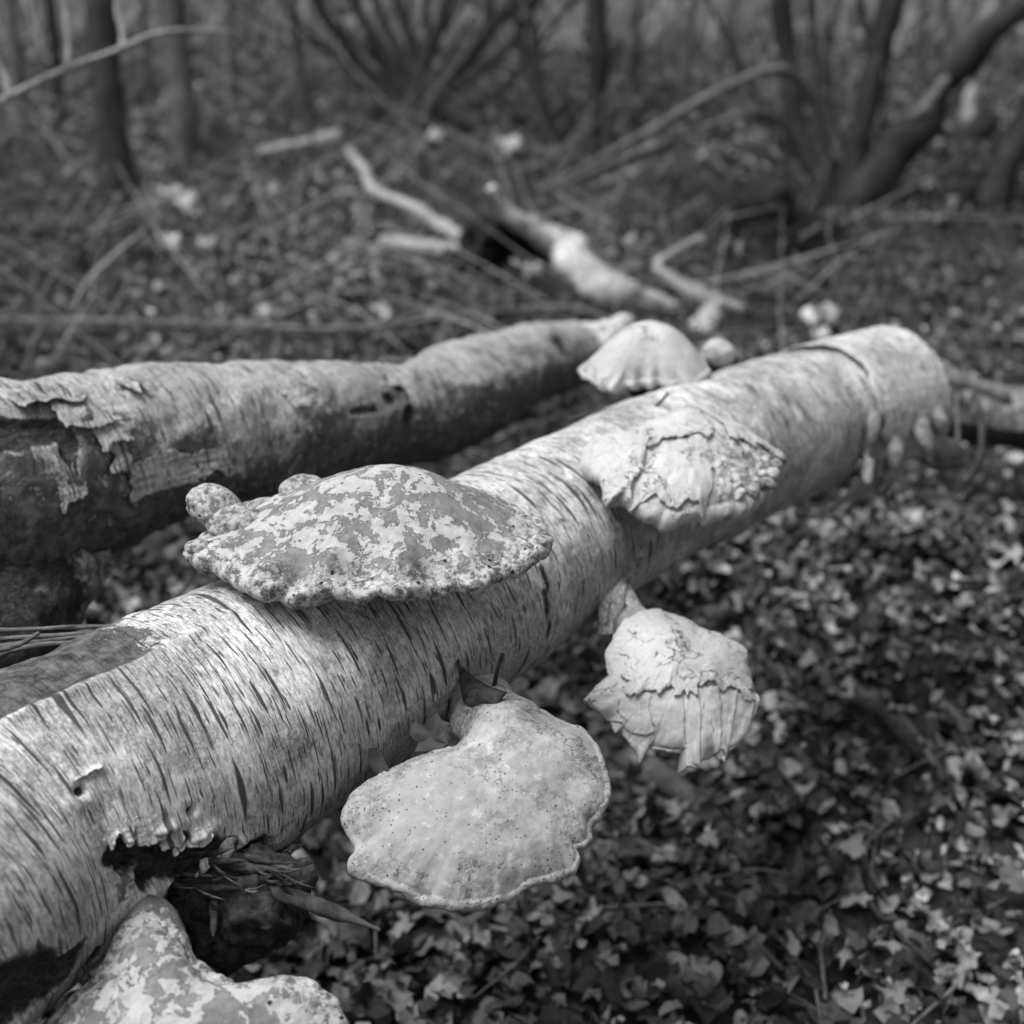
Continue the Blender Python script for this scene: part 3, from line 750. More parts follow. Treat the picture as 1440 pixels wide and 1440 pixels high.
# large domed fungus
b1 = Bracket('bracket_fungus', 'large domed grey bracket fungus with pale flaking patches and lumpy rim', [(256, 768), (272, 785), (300, 787), (318, 800), (335, 812), (350, 826), (378, 832), (398, 820), (412, 832), (442, 830), (462, 824), (490, 830), (524, 832), (545, 834), (572, 832),
      (592, 824), (612, 812), (640, 812), (656, 821), (682, 815), (702, 799), (730, 791), (757, 783), (772, 766), (779, 745), (762, 730), (730, 712), (690, 692), (640, 676), (560, 668), (470, 674), (400, 688), (340, 706), (305, 726), (275, 748)],
      (552, 732), P(520, 801, 1.44), (0.02, -.06, 1), .060, .009, FG, a=1.7, b=1.35, seed=3, relief=.0022, folds=.009, foldn=16,
      lumps=[(372, 812, .016, .012), (465, 808, .016, .013), (560, 812, .02, .012), (655, 800, .014, .011), (415, 812, .01, -.013), (602, 806, .012, -.01), (330, 800, .012, .006), (300, 775, .02, .005), (508, 812, .009, -.007), (735, 770, .018, .004)], smooth=4, drop=.0)
b1.cap(MAT['patchy']); b1.pores(MAT['pore'])
def knob(px, py, d, w, h, tilt, parent, mat, seed, name='lobe', dd=None):
    """A lumpy young lobe; w and h in photograph pixels."""
    u = np.linspace(0, 2*math.pi, 70)[None]; v = np.linspace(0.02, math.pi-.02, 44)[:, None]
    w3 = w*d/F; h3 = h*d/F; dp = dd or (w3+h3)/2
    X_, Y_, Z_ = np.cos(u)*np.sin(v)*w3, np.sin(u)*np.sin(v)*dp, np.cos(v)*h3+0*u
    ct, s_ = math.cos(tilt), math.sin(tilt)
    V = np.stack([X_*ct-Z_*s_, Y_, X_*s_+Z_*ct], -1)
    V = V*(1+.16*fbm(V, 45, 3, seed)+.05*fbm(V, 140, 3, seed+1))[..., None]+P(px, py, d); V[:, -1] = V[:, 0]
    tt = .93+0*V[..., 0]
    return grid_obj(name, V, mat, parent, {'tt': tt, 'lob': 0*tt, 'pol': np.stack([u+0*v, v+0*u, 0*tt], -1)})
knob(303, 714, 1.52, 44, 29, math.radians(-26), b1.obj, MAT['patchy'], 1)
knob(335, 738, 1.51, 48, 26, math.radians(-12), b1.obj, MAT['patchy'], 9)
knob(426, 688, 1.57, 32, 20, 0.1, b1.obj, MAT['patchy'], 2)
knob(374, 714, 1.54, 26, 13, 0, b1.obj, MAT['patchy'], 4)
for k, (x, y, w_) in enumerate([(376, 806, 24), (468, 800, 30), (562, 806, 32), (655, 794, 22), (280, 770, 20), (752, 762, 18)]):
    knob(x, y, depth(b1.world(b1.hit(x, y)+0))-.002, w_, w_*.55, .2*math.sin(k*3), b1.obj, MAT['patchy'], 20+k, 'rim_lump')
# lower pale fungus
b2 = Bracket('bracket_fungus', 'large smooth pale bracket fungus with dark specks, low on the near side of the log', [(480, 1138), (492, 1115), (520, 1092), (560, 1070), (600, 1055), (640, 1045), (662, 1030), (660, 1000), (672, 982), (700, 978), (728, 984), (764, 994), (795, 1008), (822, 1022), (842, 1048), (850, 1075), (858, 1105), (857, 1130), (845, 1150), (833, 1160), (834, 1182),
      (822, 1196), (806, 1192), (820, 1208), (812, 1222), (790, 1234), (765, 1240), (745, 1246), (715, 1264), (680, 1276), (640, 1276), (605, 1268), (580, 1262), (545, 1246), (515, 1235), (492, 1222), (490, 1208), (502, 1190), (488, 1172), (480, 1155)],
      (680, 1110), P(660, 1060, 1.46), (.12, -.42, .9), .038, .007, FG, a=2.2, b=.9, seed=12, relief=.0018, folds=.010, foldn=12,
      lumps=[(770, 1200, .02, .005), (640, 1240, .025, .005), (560, 1210, .022, .005), (700, 1010, .03, .012), (815, 1170, .02, .005), (800, 1060, .03, .006), (720, 1248, .008, -.006), (520, 1185, .016, -.006), (835, 1120, .02, .005), (795, 1120, .012, -.004)], smooth=4, spots=[(530, 1120, .03), (560, 1090, .035), (620, 1080, .03), (500, 1150, .02), (770, 1215, .02), (700, 1060, .02), (505, 1215, .012), (590, 1120, .02), (680, 1000, .03), (690, 1210, .01)])
b2.cap(MAT['speckled']); b2.pores(MAT['pore'])
def stalk(pts, rad, parent, mat, seed=0, n=50, m=60, amp=.006):
    t = Tube(pts, rad, n, m); dn = fbm(t.V, 25, 4, seed)*amp*2; dn[:, -1] = dn[:, 0]
    t.V = t.V+t.N*dn[..., None]; t.attrs = {'tt': .4+0*dn, 'lob': .8+0*dn, 'pol': np.stack([t.TH, t.S*10, 0*dn], -1)}
    return t.build('stalk', mat, parent)
stalk([P(668, 985, 1.575), P(688, 1005, 1.53), P(712, 1040, 1.49), P(735, 1080, 1.46)], [.034, .04, .042, .02], b2.obj, MAT['speckled'], 3)
# torn fungus to the right
b3 = Bracket('bracket_fungus', 'pale torn bracket fungus with split hanging strips, standing out right of the log', [(820, 985), (838, 965), (855, 950), (852, 920), (862, 895), (880, 872), (902, 856), (935, 856), (965, 868), (990, 880), (1012, 892), (1035, 902), (1054, 912), (1050, 935), (1060, 960), (1068, 985), (1062, 1005), (1052, 1030), (1040, 1044), (1024, 1056), (1018, 1076), (1012, 1058), (1000, 1056),
      (990, 1066), (984, 1079), (966, 1077), (962, 1056), (940, 1056), (916, 1048), (908, 1062), (901, 1072), (896, 1054), (886, 1040), (872, 1022), (866, 1030), (860, 1008), (842, 998)], (950, 955), P(905, 900, 1.70), (.22, -.52, .82), .03, .003, FG, a=2., b=.9, seed=31, relief=.0028, folds=.006, foldn=14, smooth=1,
      lumps=[(935, 1000, .02, .004), (990, 960, .02, .004)])
b3.cap(MAT['pale']); b3.pores(MAT['pore'])
d3 = depth(b3.surf(np.array(1.), np.array(-1.57)))
def strip(b, pairs, seed, mat='pale', th=.0025, cup=.1, name='skin_strip'):
    pts = [(P(*a_), P(*b_)) for a_, b_ in pairs]
    n = 26; m = 9
    a, _, _ = resample([p[0] for p in pts], [1]*len(pts), n); c, _, _ = resample([p[1] for p in pts], [1]*len(pts), n)
    v = np.linspace(0, 1, m)[None, :, None]; V = a[:, None]*(1-v)+c[:, None]*v
    vv = np.linspace(-1, 1, m)[None]; wv = np.linalg.norm(c-a, axis=1)[:, None]
    V = V+b.n*(cup*wv*(1-vv**2))[..., None]
    V = V+(fbm(V, 80, 3, seed)*.002)[..., None]
    s = np.linspace(.5, 1, n)[:, None]+0*vv
    return grid_obj(name, V, MAT[mat], b.obj, {'tt': s, 'lob': 0*s, 'pol': np.stack([vv*.1+0*s, s, 0*s], -1)}, th)
def patch(b, c4, l0, l1, seed, n=44, m=60, js=.06, th=.0022, mat='pale', sag=0.):
    """Peeling skin: c4 = four corners (upper left, upper right, lower right, lower left) on the cap; the lower edge lifts."""
    u = np.linspace(0, 1, n)[:, None]*np.ones((1, m)); v = np.linspace(0, 1, m)[None]*np.ones((n, 1))
    U = u+js*(u*jag(v, 8., seed)+(1-u)*jag(v, 6., seed+2)); W = v+js*((v)*jag(u, 6., seed+4)+(1-v)*jag(u, 6., seed+6))
    q = np.array([b.hit(*p) for p in c4])-b.c
    Q = (1-U)[..., None]*((1-W)[..., None]*q[0]+W[..., None]*q[1])+U[..., None]*((1-W)[..., None]*q[3]+W[..., None]*q[2])
    PH = np.arctan2(Q[..., 1], Q[..., 0]); T = np.hypot(Q[..., 0], Q[..., 1])/np.interp(PH, b.phi, b.R)
    V = b.surf(np.clip(T, .005, 1.2), PH, l0+l1*sstep(.5, 1., u)*(.6+.8*np.abs(jag(v, 5., seed+9)))+sag*v)
    V = V-b.n*(np.clip(T-1, 0, .3)*.12)[..., None]
    return grid_obj('skin_flake', V, MAT[mat], b.obj, {'tt': T*.8, 'lob': 0*T, 'pol': np.stack([PH, T, 0*T], -1)}, th)
patch(b3, [(885, 893), (985, 900), (962, 986), (866, 985)], .001, .006, 31.2, js=.22)
patch(b3, [(960, 893), (1047, 918), (1058, 990), (950, 968)], .001, .003, 37.4, js=.2)
for k, c4 in enumerate([[(862, 988), (906, 984), (911, 1046), (880, 1026)], [(903, 985), (947, 988), (962, 1056), (914, 1046)], [(944, 985), (968, 980), (985, 1079), (963, 1077)], [(966, 984), (1000, 980), (1012, 1056), (986, 1072)], [(995, 984), (1030, 980), (1022, 1062), (1010, 1056)], [(1026, 984), (1060, 985), (1052, 1032), (1024, 1054)], [(826, 985), (866, 990), (872, 1020), (842, 998)]]):
    patch(b3, c4, .0005, .0008, 41.3+k*1.7, 40, 24, .05, .0014, sag=.0015)
stalk([P(868, 860, 1.80), P(890, 880, 1.75), P(925, 910, 1.69)], [.02, .022, .014], b3.obj, MAT['inner'], 8)
# flat torn fungus in the middle
b4 = Bracket('bracket_fungus', 'cream bracket fungus with a crumbling torn right edge, flat on the middle of the log', [(822, 642), (824, 622), (845, 608), (880, 604), (905, 594), (930, 580), (955, 566), (978, 562), (1005, 568), (1025, 580), (1050, 600), (1080, 618), (1100, 640), (1097, 665), (1080, 690), (1060, 706), (1030, 716), (1000, 716), (970, 720), (945, 724),
      (915, 716), (893, 702), (876, 690), (860, 695), (850, 675), (840, 660)], (965, 640), P(960, 636, 1.80), (.24, -.2, 1), .026, .012, FG, a=2.2, b=.9, seed=41, relief=.0035, folds=.010, foldn=12, smooth=2,
      lumps=[(900, 665, .012, -.01), (915, 650, .01, -.008), (1050, 660, .04, -.006), (960, 600, .03, .008)])
b4.cap(MAT['pale']); b4.pores(MAT['pore'])
patch(b4, [(850, 615), (905, 600), (900, 655), (886, 700)], .001, .006, 51.1, js=.16)
patch(b4, [(875, 606), (985, 600), (992, 642), (905, 645)], .001, .004, 55.2, js=.16)
patch(b4, [(912, 655), (985, 640), (992, 715), (900, 704)], .001, .004, 58.2, js=.16)
patch(b4, [(960, 572), (1030, 592), (1085, 640), (1018, 640)], .002, .007, 61.2, js=.16)
q = b4
T, PH = np.meshgrid(np.linspace(.35, 1.05, 90), np.linspace(-1.25, .42, 150), indexing='ij')
Vf = b4.surf(np.clip(T, 0, 1.02), PH, 0.); cr = fbm(Vf, 55, 5, 5); Vf = Vf+b4.n*(.003+.009*np.abs(cr)*sstep(.35, .6, T)-.012*sstep(.93, 1.05, T))[..., None]+b4.e1*(.004*fbm(Vf, 90, 3, 6))[..., None]
grid_obj('torn_flesh', Vf, MAT['flesh'], b4.obj, flip=False)
for k in range(16):
    x = 1015+82*(k/15); y = 700-32*(k/15)**2-(k % 4)*9
    dq = depth(b4.world(b4.hit(x, y)+0))-.004
    knob(x, y, dq, 9+(k*5 % 7), 6+(k*3 % 5), k, b4.obj, MAT['flesh'], 60+k, 'crumb')
strip(b4, [((1028, 606, 1.9), (1036, 618, 1.885)), ((1060, 616, 1.9), (1062, 630, 1.87)), ((1085, 628, 1.88), (1088, 636, 1.86)), ((1100, 640, 1.87), (1092, 655, 1.86))], 77)
strip(b4, [((1100, 640, 1.865), (1094, 632, 1.87)), ((1085, 652, 1.84), (1078, 645, 1.85)), ((1050, 668, 1.82), (1048, 660, 1.83))], 78)
# rear white fungus and bud
b5 = Bracket('bracket_fungus', 'small white humped bracket fungus with ragged front edge, behind the ridge of the log', [(812, 516), (820, 527), (832, 533), (844, 542), (855, 540), (862, 544), (874, 536), (890, 538), (900, 533), (915, 537), (925, 532), (940, 537), (955, 534), (970, 538), (985, 532), (1000, 520), (990, 500), (970, 485), (930, 476), (880, 480), (840, 497)],
      (912, 506), P(905, 532, 2.07), (0, -.08, 1), .058, .006, FG, a=2., b=1.0, seed=51, relief=.003, folds=.002, foldn=14, smooth=2)
b5.cap(MAT['pale']); b5.pores(MAT['pore'])
stalk([P(930, 562, 2.16), P(930, 545, 2.17), P(930, 525, 2.17)], [.05, .04, .03], b5.obj, MAT['wood'], 14)
bd = thing('young_bracket_fungus', 'small round pale fungus bud on a dark stalk beside the humped white bracket', 'bracket fungus', FG)
knob(1011, 496, 2.25, 22, 19, -.3, bd, MAT['pale'], 6, 'cap')
stalk([P(1022, 542, 2.3), P(1020, 520, 2.28), P(1013, 505, 2.26)], [.026, .021, .018], bd, MAT['wood'], 15)
# near lower left fungus
b6 = Bracket('bracket_fungus', 'blotchy grey bracket fungus with a necked top, cut by the bottom left of the frame', [(196, 1268), (222, 1284), (250, 1298), (262, 1318), (274, 1345), (300, 1366), (335, 1378), (370, 1374), (400, 1368), (435, 1376), (455, 1390), (480, 1404), (492, 1440), (480, 1520), (400, 1600), (260, 1640), (110, 1600), (20, 1520), (40, 1460), (75, 1420), (120, 1380), (150, 1340), (168, 1300)],
      (240, 1460), P(230, 1380, 1.24), (.05, -.5, .86), .03, .010, FG, a=2.2, b=.9, seed=61, relief=.0025, folds=.008, foldn=10, smooth=5, lumps=[(390, 1400, .03, .008), (213, 1330, .03, .008)])
b6.cap(MAT['patchy']); b6.pores(MAT['pore'])
stalk([P(160, 1190, 1.43), P(188, 1262, 1.335), P(212, 1320, 1.285), P(232, 1390, 1.255)], [.02, .022, .027, .02], b6.obj, MAT['patchy'], 17)
# brown shelf at the far end of the log
b7 = Bracket('bracket_fungus', 'small brown shelf fungus below the peeled far end of the log', [(1278, 632), (1300, 645), (1330, 655), (1355, 650), (1366, 635), (1350, 620), (1320, 618)], (1325, 635), P(1325, 640, 2.5), (.1, -.3, 1), .022, .006, FG, seed=71, relief=.003)
b7.cap(MAT['trunk_mossy']); b7.pores(MAT['pore'])

# ------------------------------------------------------------------ sticks lying round the logs
def lying(name, label, cat, pix, wpx, mat, group=None, lift=.02, nc=10, rough=.15, seed=0):
    pts = [G(x, y, l if l is not None else lift) for x, y, l in [(p+(None,))[:3] for p in pix]]
    wpx = wpx if hasattr(wpx, '__len__') else [wpx]*len(pts)
    rad = [w_*depth(p)/F/2 for w_, p in zip(wpx, pts)]
    o = stick(name, pts, rad, MAT[mat], None, max(16, 9*len(pts)), nc, rough, seed)
    return tag(o, label, cat, group)
def floating(name, label, cat, pix, wpx, mat, parent=None, nc=8, rough=.1, seed=0, ns=None):
    pts = [P(*p) for p in pix]; wpx = wpx if hasattr(wpx, '__len__') else [wpx]*len(pts)
    rad = [w_*p[2]/F/2 for w_, p in zip(wpx, pix)]
    o = stick(name, pts, rad, MAT[mat], parent, ns, nc, rough, seed)
    return tag(o, label, cat) if label else o
# bundle of split stems wedged between the logs
bun = [[(-30, 888), (60, 884), (160, 880)], [(-30, 900), (70, 894), (150, 888)], [(-20, 912), (60, 902), (130, 893)], [(-20, 925), (50, 908), (150, 900)], [(0, 915), (30, 905), (55, 890)]]
bo = thing('split_stems', 'bundle of thin split grey stems wedged between the two logs at the left edge', 'sticks')
for k, l in enumerate(bun):
    floating('stem', None, None, [(x, y, 1.52-.015*k) for x, y in l], [9, 8, 5], 'splinter', bo, rough=.25, seed=k, ns=30)
floating('broken_stick', 'grey splintered stick poking out from below the wound in the log', 'stick', [(330, 1235, 1.36), (400, 1258, 1.33), (470, 1282, 1.31), (535, 1308, 1.29)], [19, 16, 14, 5], 'twig_dark', nc=20, rough=.5, seed=5, ns=90)
floating('bent_twig', 'thin dark twig lying on the log under the humped white fungus', 'twig', [(800, 590, 2.02), (860, 572, 2.04), (930, 560, 2.02), (1000, 548, 2.08)], [5, 6, 6, 4], 'twig_dark')
floating('bent_twig', 'short dark twig leaning against the flat torn fungus', 'twig', [(898, 594, 1.97), (922, 572, 1.96), (940, 553, 1.95)], [4, 5, 4], 'twig_dark')
# leaves caught between log and lower fungus
def caught(x, y, d, s, rz, tilt, k, c, label):
    o = obj_from('dead_leaf', TEMPL[k][0], TEMPL[k][1], MAT['leaf'], None, {'rnd': np.full(len(TEMPL[k][0]), c)}, smooth=True)
    o.matrix_world = Matrix.Translation(P(x, y, d)) @ Matrix.Rotation(tilt, 4, 'X') @ Matrix.Rotation(rz, 4, 'Z') @ Matrix.Scale(s, 4)
    tag(o, label, 'leaf')
caught(605, 1035, 1.475, .046, .5, .9, 2, .62, 'pointed dead leaf caught between the log and the smooth pale fungus')
caught(535, 1078, 1.44, .04, 2.2, .6, 12, .45, 'curled dead leaf at the left shoulder of the smooth pale fungus')
# ground sticks
lying('fallen_branch', 'mossy fallen branch on the leaves right of the smooth pale fungus', 'branch', [(850, 1050), (900, 1075), (970, 1125), (1060, 1215)], [38, 42, 38, 20], 'trunk_mossy', nc=16, seed=3)
lying('fallen_stick', 'thin dark stick beside the mossy fallen branch', 'stick', [(860, 1095), (930, 1130), (1000, 1195), (1040, 1240)], [12, 14, 12, 8], 'twig_dark', seed=4)
lying('fallen_stick', 'dark curved stick arching over the leaves at right of the picture', 'stick', [(1185, 985, .03), (1225, 992, .07), (1265, 1025, .08), (1310, 1085, .01)], [12, 18, 20, 16], 'wood', seed=6, nc=12)
lying('fallen_stick', 'straight grey stick touching the right edge of the picture below the log end', 'stick', [(1320, 770), (1385, 738), (1460, 700)], [9, 12, 14], 'twig', seed=7)
lying('fallen_stick', 'thin pale stick on the leaves left of the torn pale fungus', 'stick', [(560, 1225), (640, 1290), (720, 1310)], 9, 'twig', seed=8)
lying('fallen_stick', 'thin stick crossing below the splintered stick', 'stick', [(430, 1350), (500, 1300), (590, 1262)], 10, 'twig', seed=9)
lying('fallen_stick', 'long thin brown stick near the bottom edge of the picture', 'stick', [(1180, 1200), (1240, 1290), (1330, 1370)], 9, 'twig_dark', seed=10)
lying('fallen_stick', 'thin stick running down from the middle of the log into the leaves', 'stick', [(1090, 745), (1075, 790), (1040, 850), (1030, 870)], 11, 'twig', seed=11)
# sticks across the ground behind the left log
lying('fallen_pole', 'long thin pole lying across the ground behind the left log, the upper of two', 'stick', [(-40, 450), (150, 452), (330, 458), (500, 462), (640, 444), (720, 436), (800, 432), (870, 452)], [9, 10, 9, 8, 7, 7, 6, 4], 'twig', rough=.3, lift=.07, seed=12)
lying('fallen_pole', 'long thin pole lying across the ground behind the left log, the lower of two', 'stick', [(-40, 466), (120, 464), (300, 470), (420, 472), (560, 462)], [9, 9, 8, 7, 4], 'twig_dark', lift=.07, seed=13)
# other birch pieces on the ground behind
o = lying('white_birch_bough', 'thick white birch bough lying bent on the ground behind the logs', 'branch', [(690, 262, .35), (712, 300, .26), (752, 325, .2), (795, 350, .14), (820, 385, .1), (870, 412, .07), (955, 434, .03)], [14, 20, 34, 50, 48, 44, 16], 'bark', nc=28, rough=.24, seed=14)
lying('white_birch_branch', 'crooked pale birch branch zigzagging left of the white bough', 'branch', [(488, 210, .05), (512, 240, .06), (525, 268, .1), (570, 288, .12), (612, 312, .1), (655, 340, .08)], [11, 15, 14, 17, 20, 20], 'twig_pale', nc=12, seed=15, rough=.3)
lying('white_birch_branch', 'short straight pale branch stub below the crooked one', 'branch', [(540, 338, .05), (600, 350, .06), (660, 352, .08)], [20, 22, 18], 'twig_pale', nc=14, seed=16, rough=.25)
lying('white_birch_branch', 'forked pale branch at the foot of the dark root plate', 'branch', [(985, 335, .25), (940, 362, .14), (925, 378, .1), (960, 402, .06), (1000, 422, .04), (1045, 436, .03)], [12, 15, 20, 24, 24, 14], 'bark_old', nc=14, seed=17)
lying('white_birch_branch', 'pale branch lying far back left of the hazel stems', 'branch', [(365, 213, .05), (430, 202, .08), (480, 190, .12)], [12, 15, 20], 'twig_pale', nc=12, seed=18)
lying('rotten_branch', 'dark rotten branch piece between the pale branches and the white bough', 'branch', [(630, 365, .03), (680, 345, .1), (720, 310, .2), (760, 360, .05)], [30, 60, 40, 24], 'root', nc=20, seed=19, rough=.6)
lying('rotten_branch', 'dark rotten branch in shadow under the white bough', 'branch', [(690, 372, .02), (760, 400, .02), (830, 430, .02)], [34, 50, 34], 'root', nc=16, seed=20, rough=.3)
def frag(x, y, s, tz, c, name, label, lift=.04, kind='dead'):
    p = G(x, y, lift); d = depth(p); r = random.Random(x)
    o = obj_from(name, TEMPL[int(x) % 10][0], TEMPL[int(x) % 10][1], MAT['bark_far'], None, {'uvm': TEMPL[int(x) % 10][0]*.05}, smooth=True)
    o.matrix_world = Matrix.Translation(p) @ Matrix.Rotation(r.uniform(.2, 1.), 4, 'X') @ Matrix.Rotation(tz, 4, 'Z') @ Matrix.Scale(s*d/F, 4)
    m = o.modifiers.new('thick', 'SOLIDIFY'); m.thickness = .05
    tag(o, label, 'bark', 'scraps of white bark on the ground')
for x, y, s, l in [(1138, 450, 46, 'left of three pale scraps standing behind the main log'), (1165, 440, 40, 'right of three pale scraps standing behind the main log'), (1155, 468, 38, 'lowest of three pale scraps standing behind the main log'),
                   (262, 284, 34, 'white scrap near the foot of the left tree'), (238, 268, 40, 'pale scrap touching the foot of the left tree'), (240, 340, 34, 'white scrap on the ground right of the leaning pale stem'), (290, 342, 26, 'small white scrap beside a larger one'),
                   (1000, 440, 36, 'pale scrap between the forked branch and the log'), (985, 455, 50, 'flat pale scrap behind the humped fungus'), (752, 385, 40, 'pale scrap under the white bough'), (715, 203, 50, 'far pale scrap between the hazel and the upright trunk'),
                   (540, 440, 30, 'small pale scrap just above the long poles'), (610, 192, 26, 'far tiny pale scrap under the hazel')]:
    frag(x, y, s, x*.7, .9, 'bark_scrap', l, .05)
# log beyond the far end
t = Tube([P(1290, 560, 3.15), P(1350, 575, 3.1), P(1420, 588, 3.05), P(1520, 600, 3.0)], [.05, .062, .06, .06], 80, 60)
dn = fbm(t.V, 9, 4, 5)*.02; dn[:, -1] = dn[:, 0]; t.V = t.V+t.N*dn[..., None]; t.attrs = {'dark': sstep(1.7, 1.3, t.TH), 'moss': .47+0*dn}
rl = thing('birch_log', 'mossy log running out of the right edge beyond the peeled log end', 'log')
t.build('bark', MAT['bark_old'], rl)
floating('broken_branch', 'short grey branch leaning behind the peeled log end', 'branch', [(1300, 505, 3.1), (1340, 530, 3.0), (1400, 552, 2.95), (1420, 565, 2.95)], [16, 26, 22, 12], 'twig', nc=12, rough=.25, seed=21)
floating('thin_stem', 'thin bowed stem standing right of the log end', 'stem', [(1368, 548, 2.6), (1380, 590, 2.6), (1378, 645, 2.62), (1358, 680, 2.66)], [7, 9, 9, 6], 'twig')
floating('thin_stem', 'thin straight stem close beside the peeled log end', 'stem', [(1345, 556, 2.62), (1347, 600, 2.6), (1348, 640, 2.6)], [6, 7, 6], 'twig')

# ------------------------------------------------------------------ trees and shrubs behind
def at_depth(base, pix):
    """Points of a stem rooted at a ground pixel, rising in the plane of its own distance."""
    p0 = G(*base); d = depth(p0); out = [p0-np.array([0, 0, .08])]
    for q in pix: out.append(P(q[0], q[1], d*(q[2] if len(q) > 2 else 1.)))
    return out, d
def extend(pts, L):
    v = pts[-1]-pts[-2]; v = v/np.linalg.norm(v); v[2] = abs(v[2])+.3; v /= np.linalg.norm(v)
    return pts+[pts[-1]+v*L*.5+np.array([.05, .05, 0])*L*.4, pts[-1]+v*L]
TR = np.random.default_rng(5)
def crown(parent, tops, n, L, mat):
    A, B, r = [], [], []
    for p in tops:
        for k in range(n):
            a = p+TR.normal(0, .25, 3)*L*.4; b = a+np.array([TR.normal(0, .6), TR.normal(0, .6), abs(TR.normal(.7, .3))])*L*.5
            A.append(a); B.append(b); r.append(.012)
            for j in range(3):
                c = a+(b-a)*TR.uniform(.3, 1); A.append(c); B.append(c+TR.normal(0, .3, 3)*L*.5+np.array([0, 0, .15])); r.append(.006)
    o = prism_sticks('crown', A, B, r, mat); o.parent = parent; return o
def tree(name, label, cat, base, stems, mat, group=None, ext=4., stemname='trunk', ncrown=10, flare=1.35, rough=.12, thin=0):
    t = thing(name, label, cat, group); tops = []
    HR = random.Random(int(base[0]))
    for k in range(thin):
        a = HR.gauss(0, 1); w_ = HR.uniform(4, 8)
        stems = stems+[([(base[0]+a*22, base[1]-55-HR.uniform(0, 20)), (base[0]+a*70+HR.uniform(-12, 12), base[1]-120), (base[0]+a*135+HR.uniform(-30, 30), -5)], w_, w_*.6)]
    for k, (pix, w0, w1) in enumerate(stems):
        pts, d = at_depth(base if not isinstance(base, list) else base[k], pix)
        k0 = len(pts); pts = extend(pts, ext*(.8+.1*k % .4)); n = len(pts)
        w_ = np.interp(np.arange(n), [0, .6, k0-1, n-1], [w0*flare, w0, w1, w1*.35])*d/F/2
        stick(stemname if stemname != 'trunk' or k == 0 else 'limb', pts, w_, MAT[mat], t, 40, 14, rough, k+int(base[0][0] if isinstance(base, list) else base[0]), 7.)
        tops.append(pts[-2])
    crown(t, tops, ncrown, 2., MAT['brush'])
    return t
tree('woodland_tree', 'dark straight tree trunk at left with spreading foot', 'tree', (168, 284), [([(160, 210), (150, 120), (143, 0)], 46, 46)], 'trunk', flare=1.6)
tree('woodland_tree', 'second thinner tree trunk standing right behind the left tree', 'tree', (260, 232), [([(256, 150), (248, 70), (242, 0)], 34, 38)], 'trunk_mossy')
tree('hazel_clump', 'spreading clump of many hazel stems fanning up at top centre', 'shrub', (578, 196), [([(572, 150), (545, 80), (497, 0)], 24, 14), ([(570, 140), (560, 70), (528, 0)], 20, 12), ([(575, 140), (580, 70), (560, 0)], 22, 14), ([(580, 140), (605, 70), (632, 0)], 22, 16),
     ([(595, 165), (640, 100), (690, 40), (720, 0)], 22, 16), ([(595, 168), (650, 120), (710, 70), (745, 20)], 18, 12), ([(590, 170), (625, 130), (680, 60), (690, 0)], 16, 12), ([(560, 160), (520, 100), (460, 20)], 14, 9), ([(560, 170), (500, 100), (410, 20)], 12, 8),
     ([(570, 150), (600, 60), (600, 0)], 14, 10), ([(545, 175), (480, 60), (440, 0)], 10, 7), ([(600, 170), (680, 140), (760, 60)], 10, 7)], 'trunk', stemname='stem', ncrown=2, ext=2., thin=16)
tree('young_tree', 'pair of slim stems rising from one foot between hazel clump and upright trunk', 'tree', (768, 205), [([(760, 160), (742, 90), (728, 30), (722, -30)], 13, 14), ([(772, 170), (757, 110), (752, 40), (740, -30)], 16, 12)], 'trunk', stemname='stem', ncrown=3)
tree('woodland_tree', 'upright dark knobbly trunk right of top centre', 'tree', (822, 212), [([(832, 160), (842, 100), (840, 50), (838, 0)], 27, 27)], 'trunk', rough=.2)
tree('coppiced_tree', 'many stemmed dark tree at upper right with thick leaning limb', 'tree', (1180, 300), [([(1145, 240), (1118, 170), (1108, 80), (1098, 0)], 26, 26), ([(1165, 240), (1158, 160), (1150, 80), (1142, 0)], 17, 13), ([(1205, 200), (1222, 130), (1235, 60), (1255, 0)], 34, 40),
     ([(1225, 250), (1258, 218), (1272, 180), (1303, 165, .99), (1322, 118, .99), (1345, 92, .98), (1378, 78, .98), (1392, 30, .97), (1450, 0, .97)], 56, 34), ([(1190, 240), (1172, 160), (1165, 60), (1180, 0)], 12, 8), ([(1210, 215), (1240, 120), (1225, 60), (1210, 0)], 12, 8), ([(1150, 270), (1118, 215), (1075, 160)], 12, 8)], 'trunk', stemname='stem', rough=.3, ncrown=4, thin=12)
dl_ = depth(G(1180, 300))
floating('snapped_limb', 'pale snapped limb lodged against the thick leaning limb of the many stemmed tree', 'branch', [(1282, 168, dl_*.93), (1300, 152, dl_*.93), (1320, 124, dl_*.93), (1332, 108, dl_*.93)], [14, 20, 16, 8], 'twig', nc=12, rough=.5, ns=40)  # sleeve added to show a pale patch on the leaning limb
for k, (p_, l) in enumerate([([(700, 290, 4.9), (682, 262, 4.9), (676, 240, 4.95)], 'short dark side twig rising from the top of the white bough'), ([(760, 385, 4.6), (730, 372, 4.6), (720, 366, 4.65)], 'short pale twig stub under the white bough'), ([(905, 372, 4.7), (880, 378, 4.7), (840, 372, 4.8)], 'thin twig between the white bough and the forked pale branch')]):
    floating('side_twig', l, 'twig', p_, [8, 7, 4], ('twig_dark', 'twig_pale', 'twig')[k], rough=.3)
bt = floating('birch_patch', None, None, [(1, 1, 1), (2, 2, 1)], 1, 'twig') if False else None
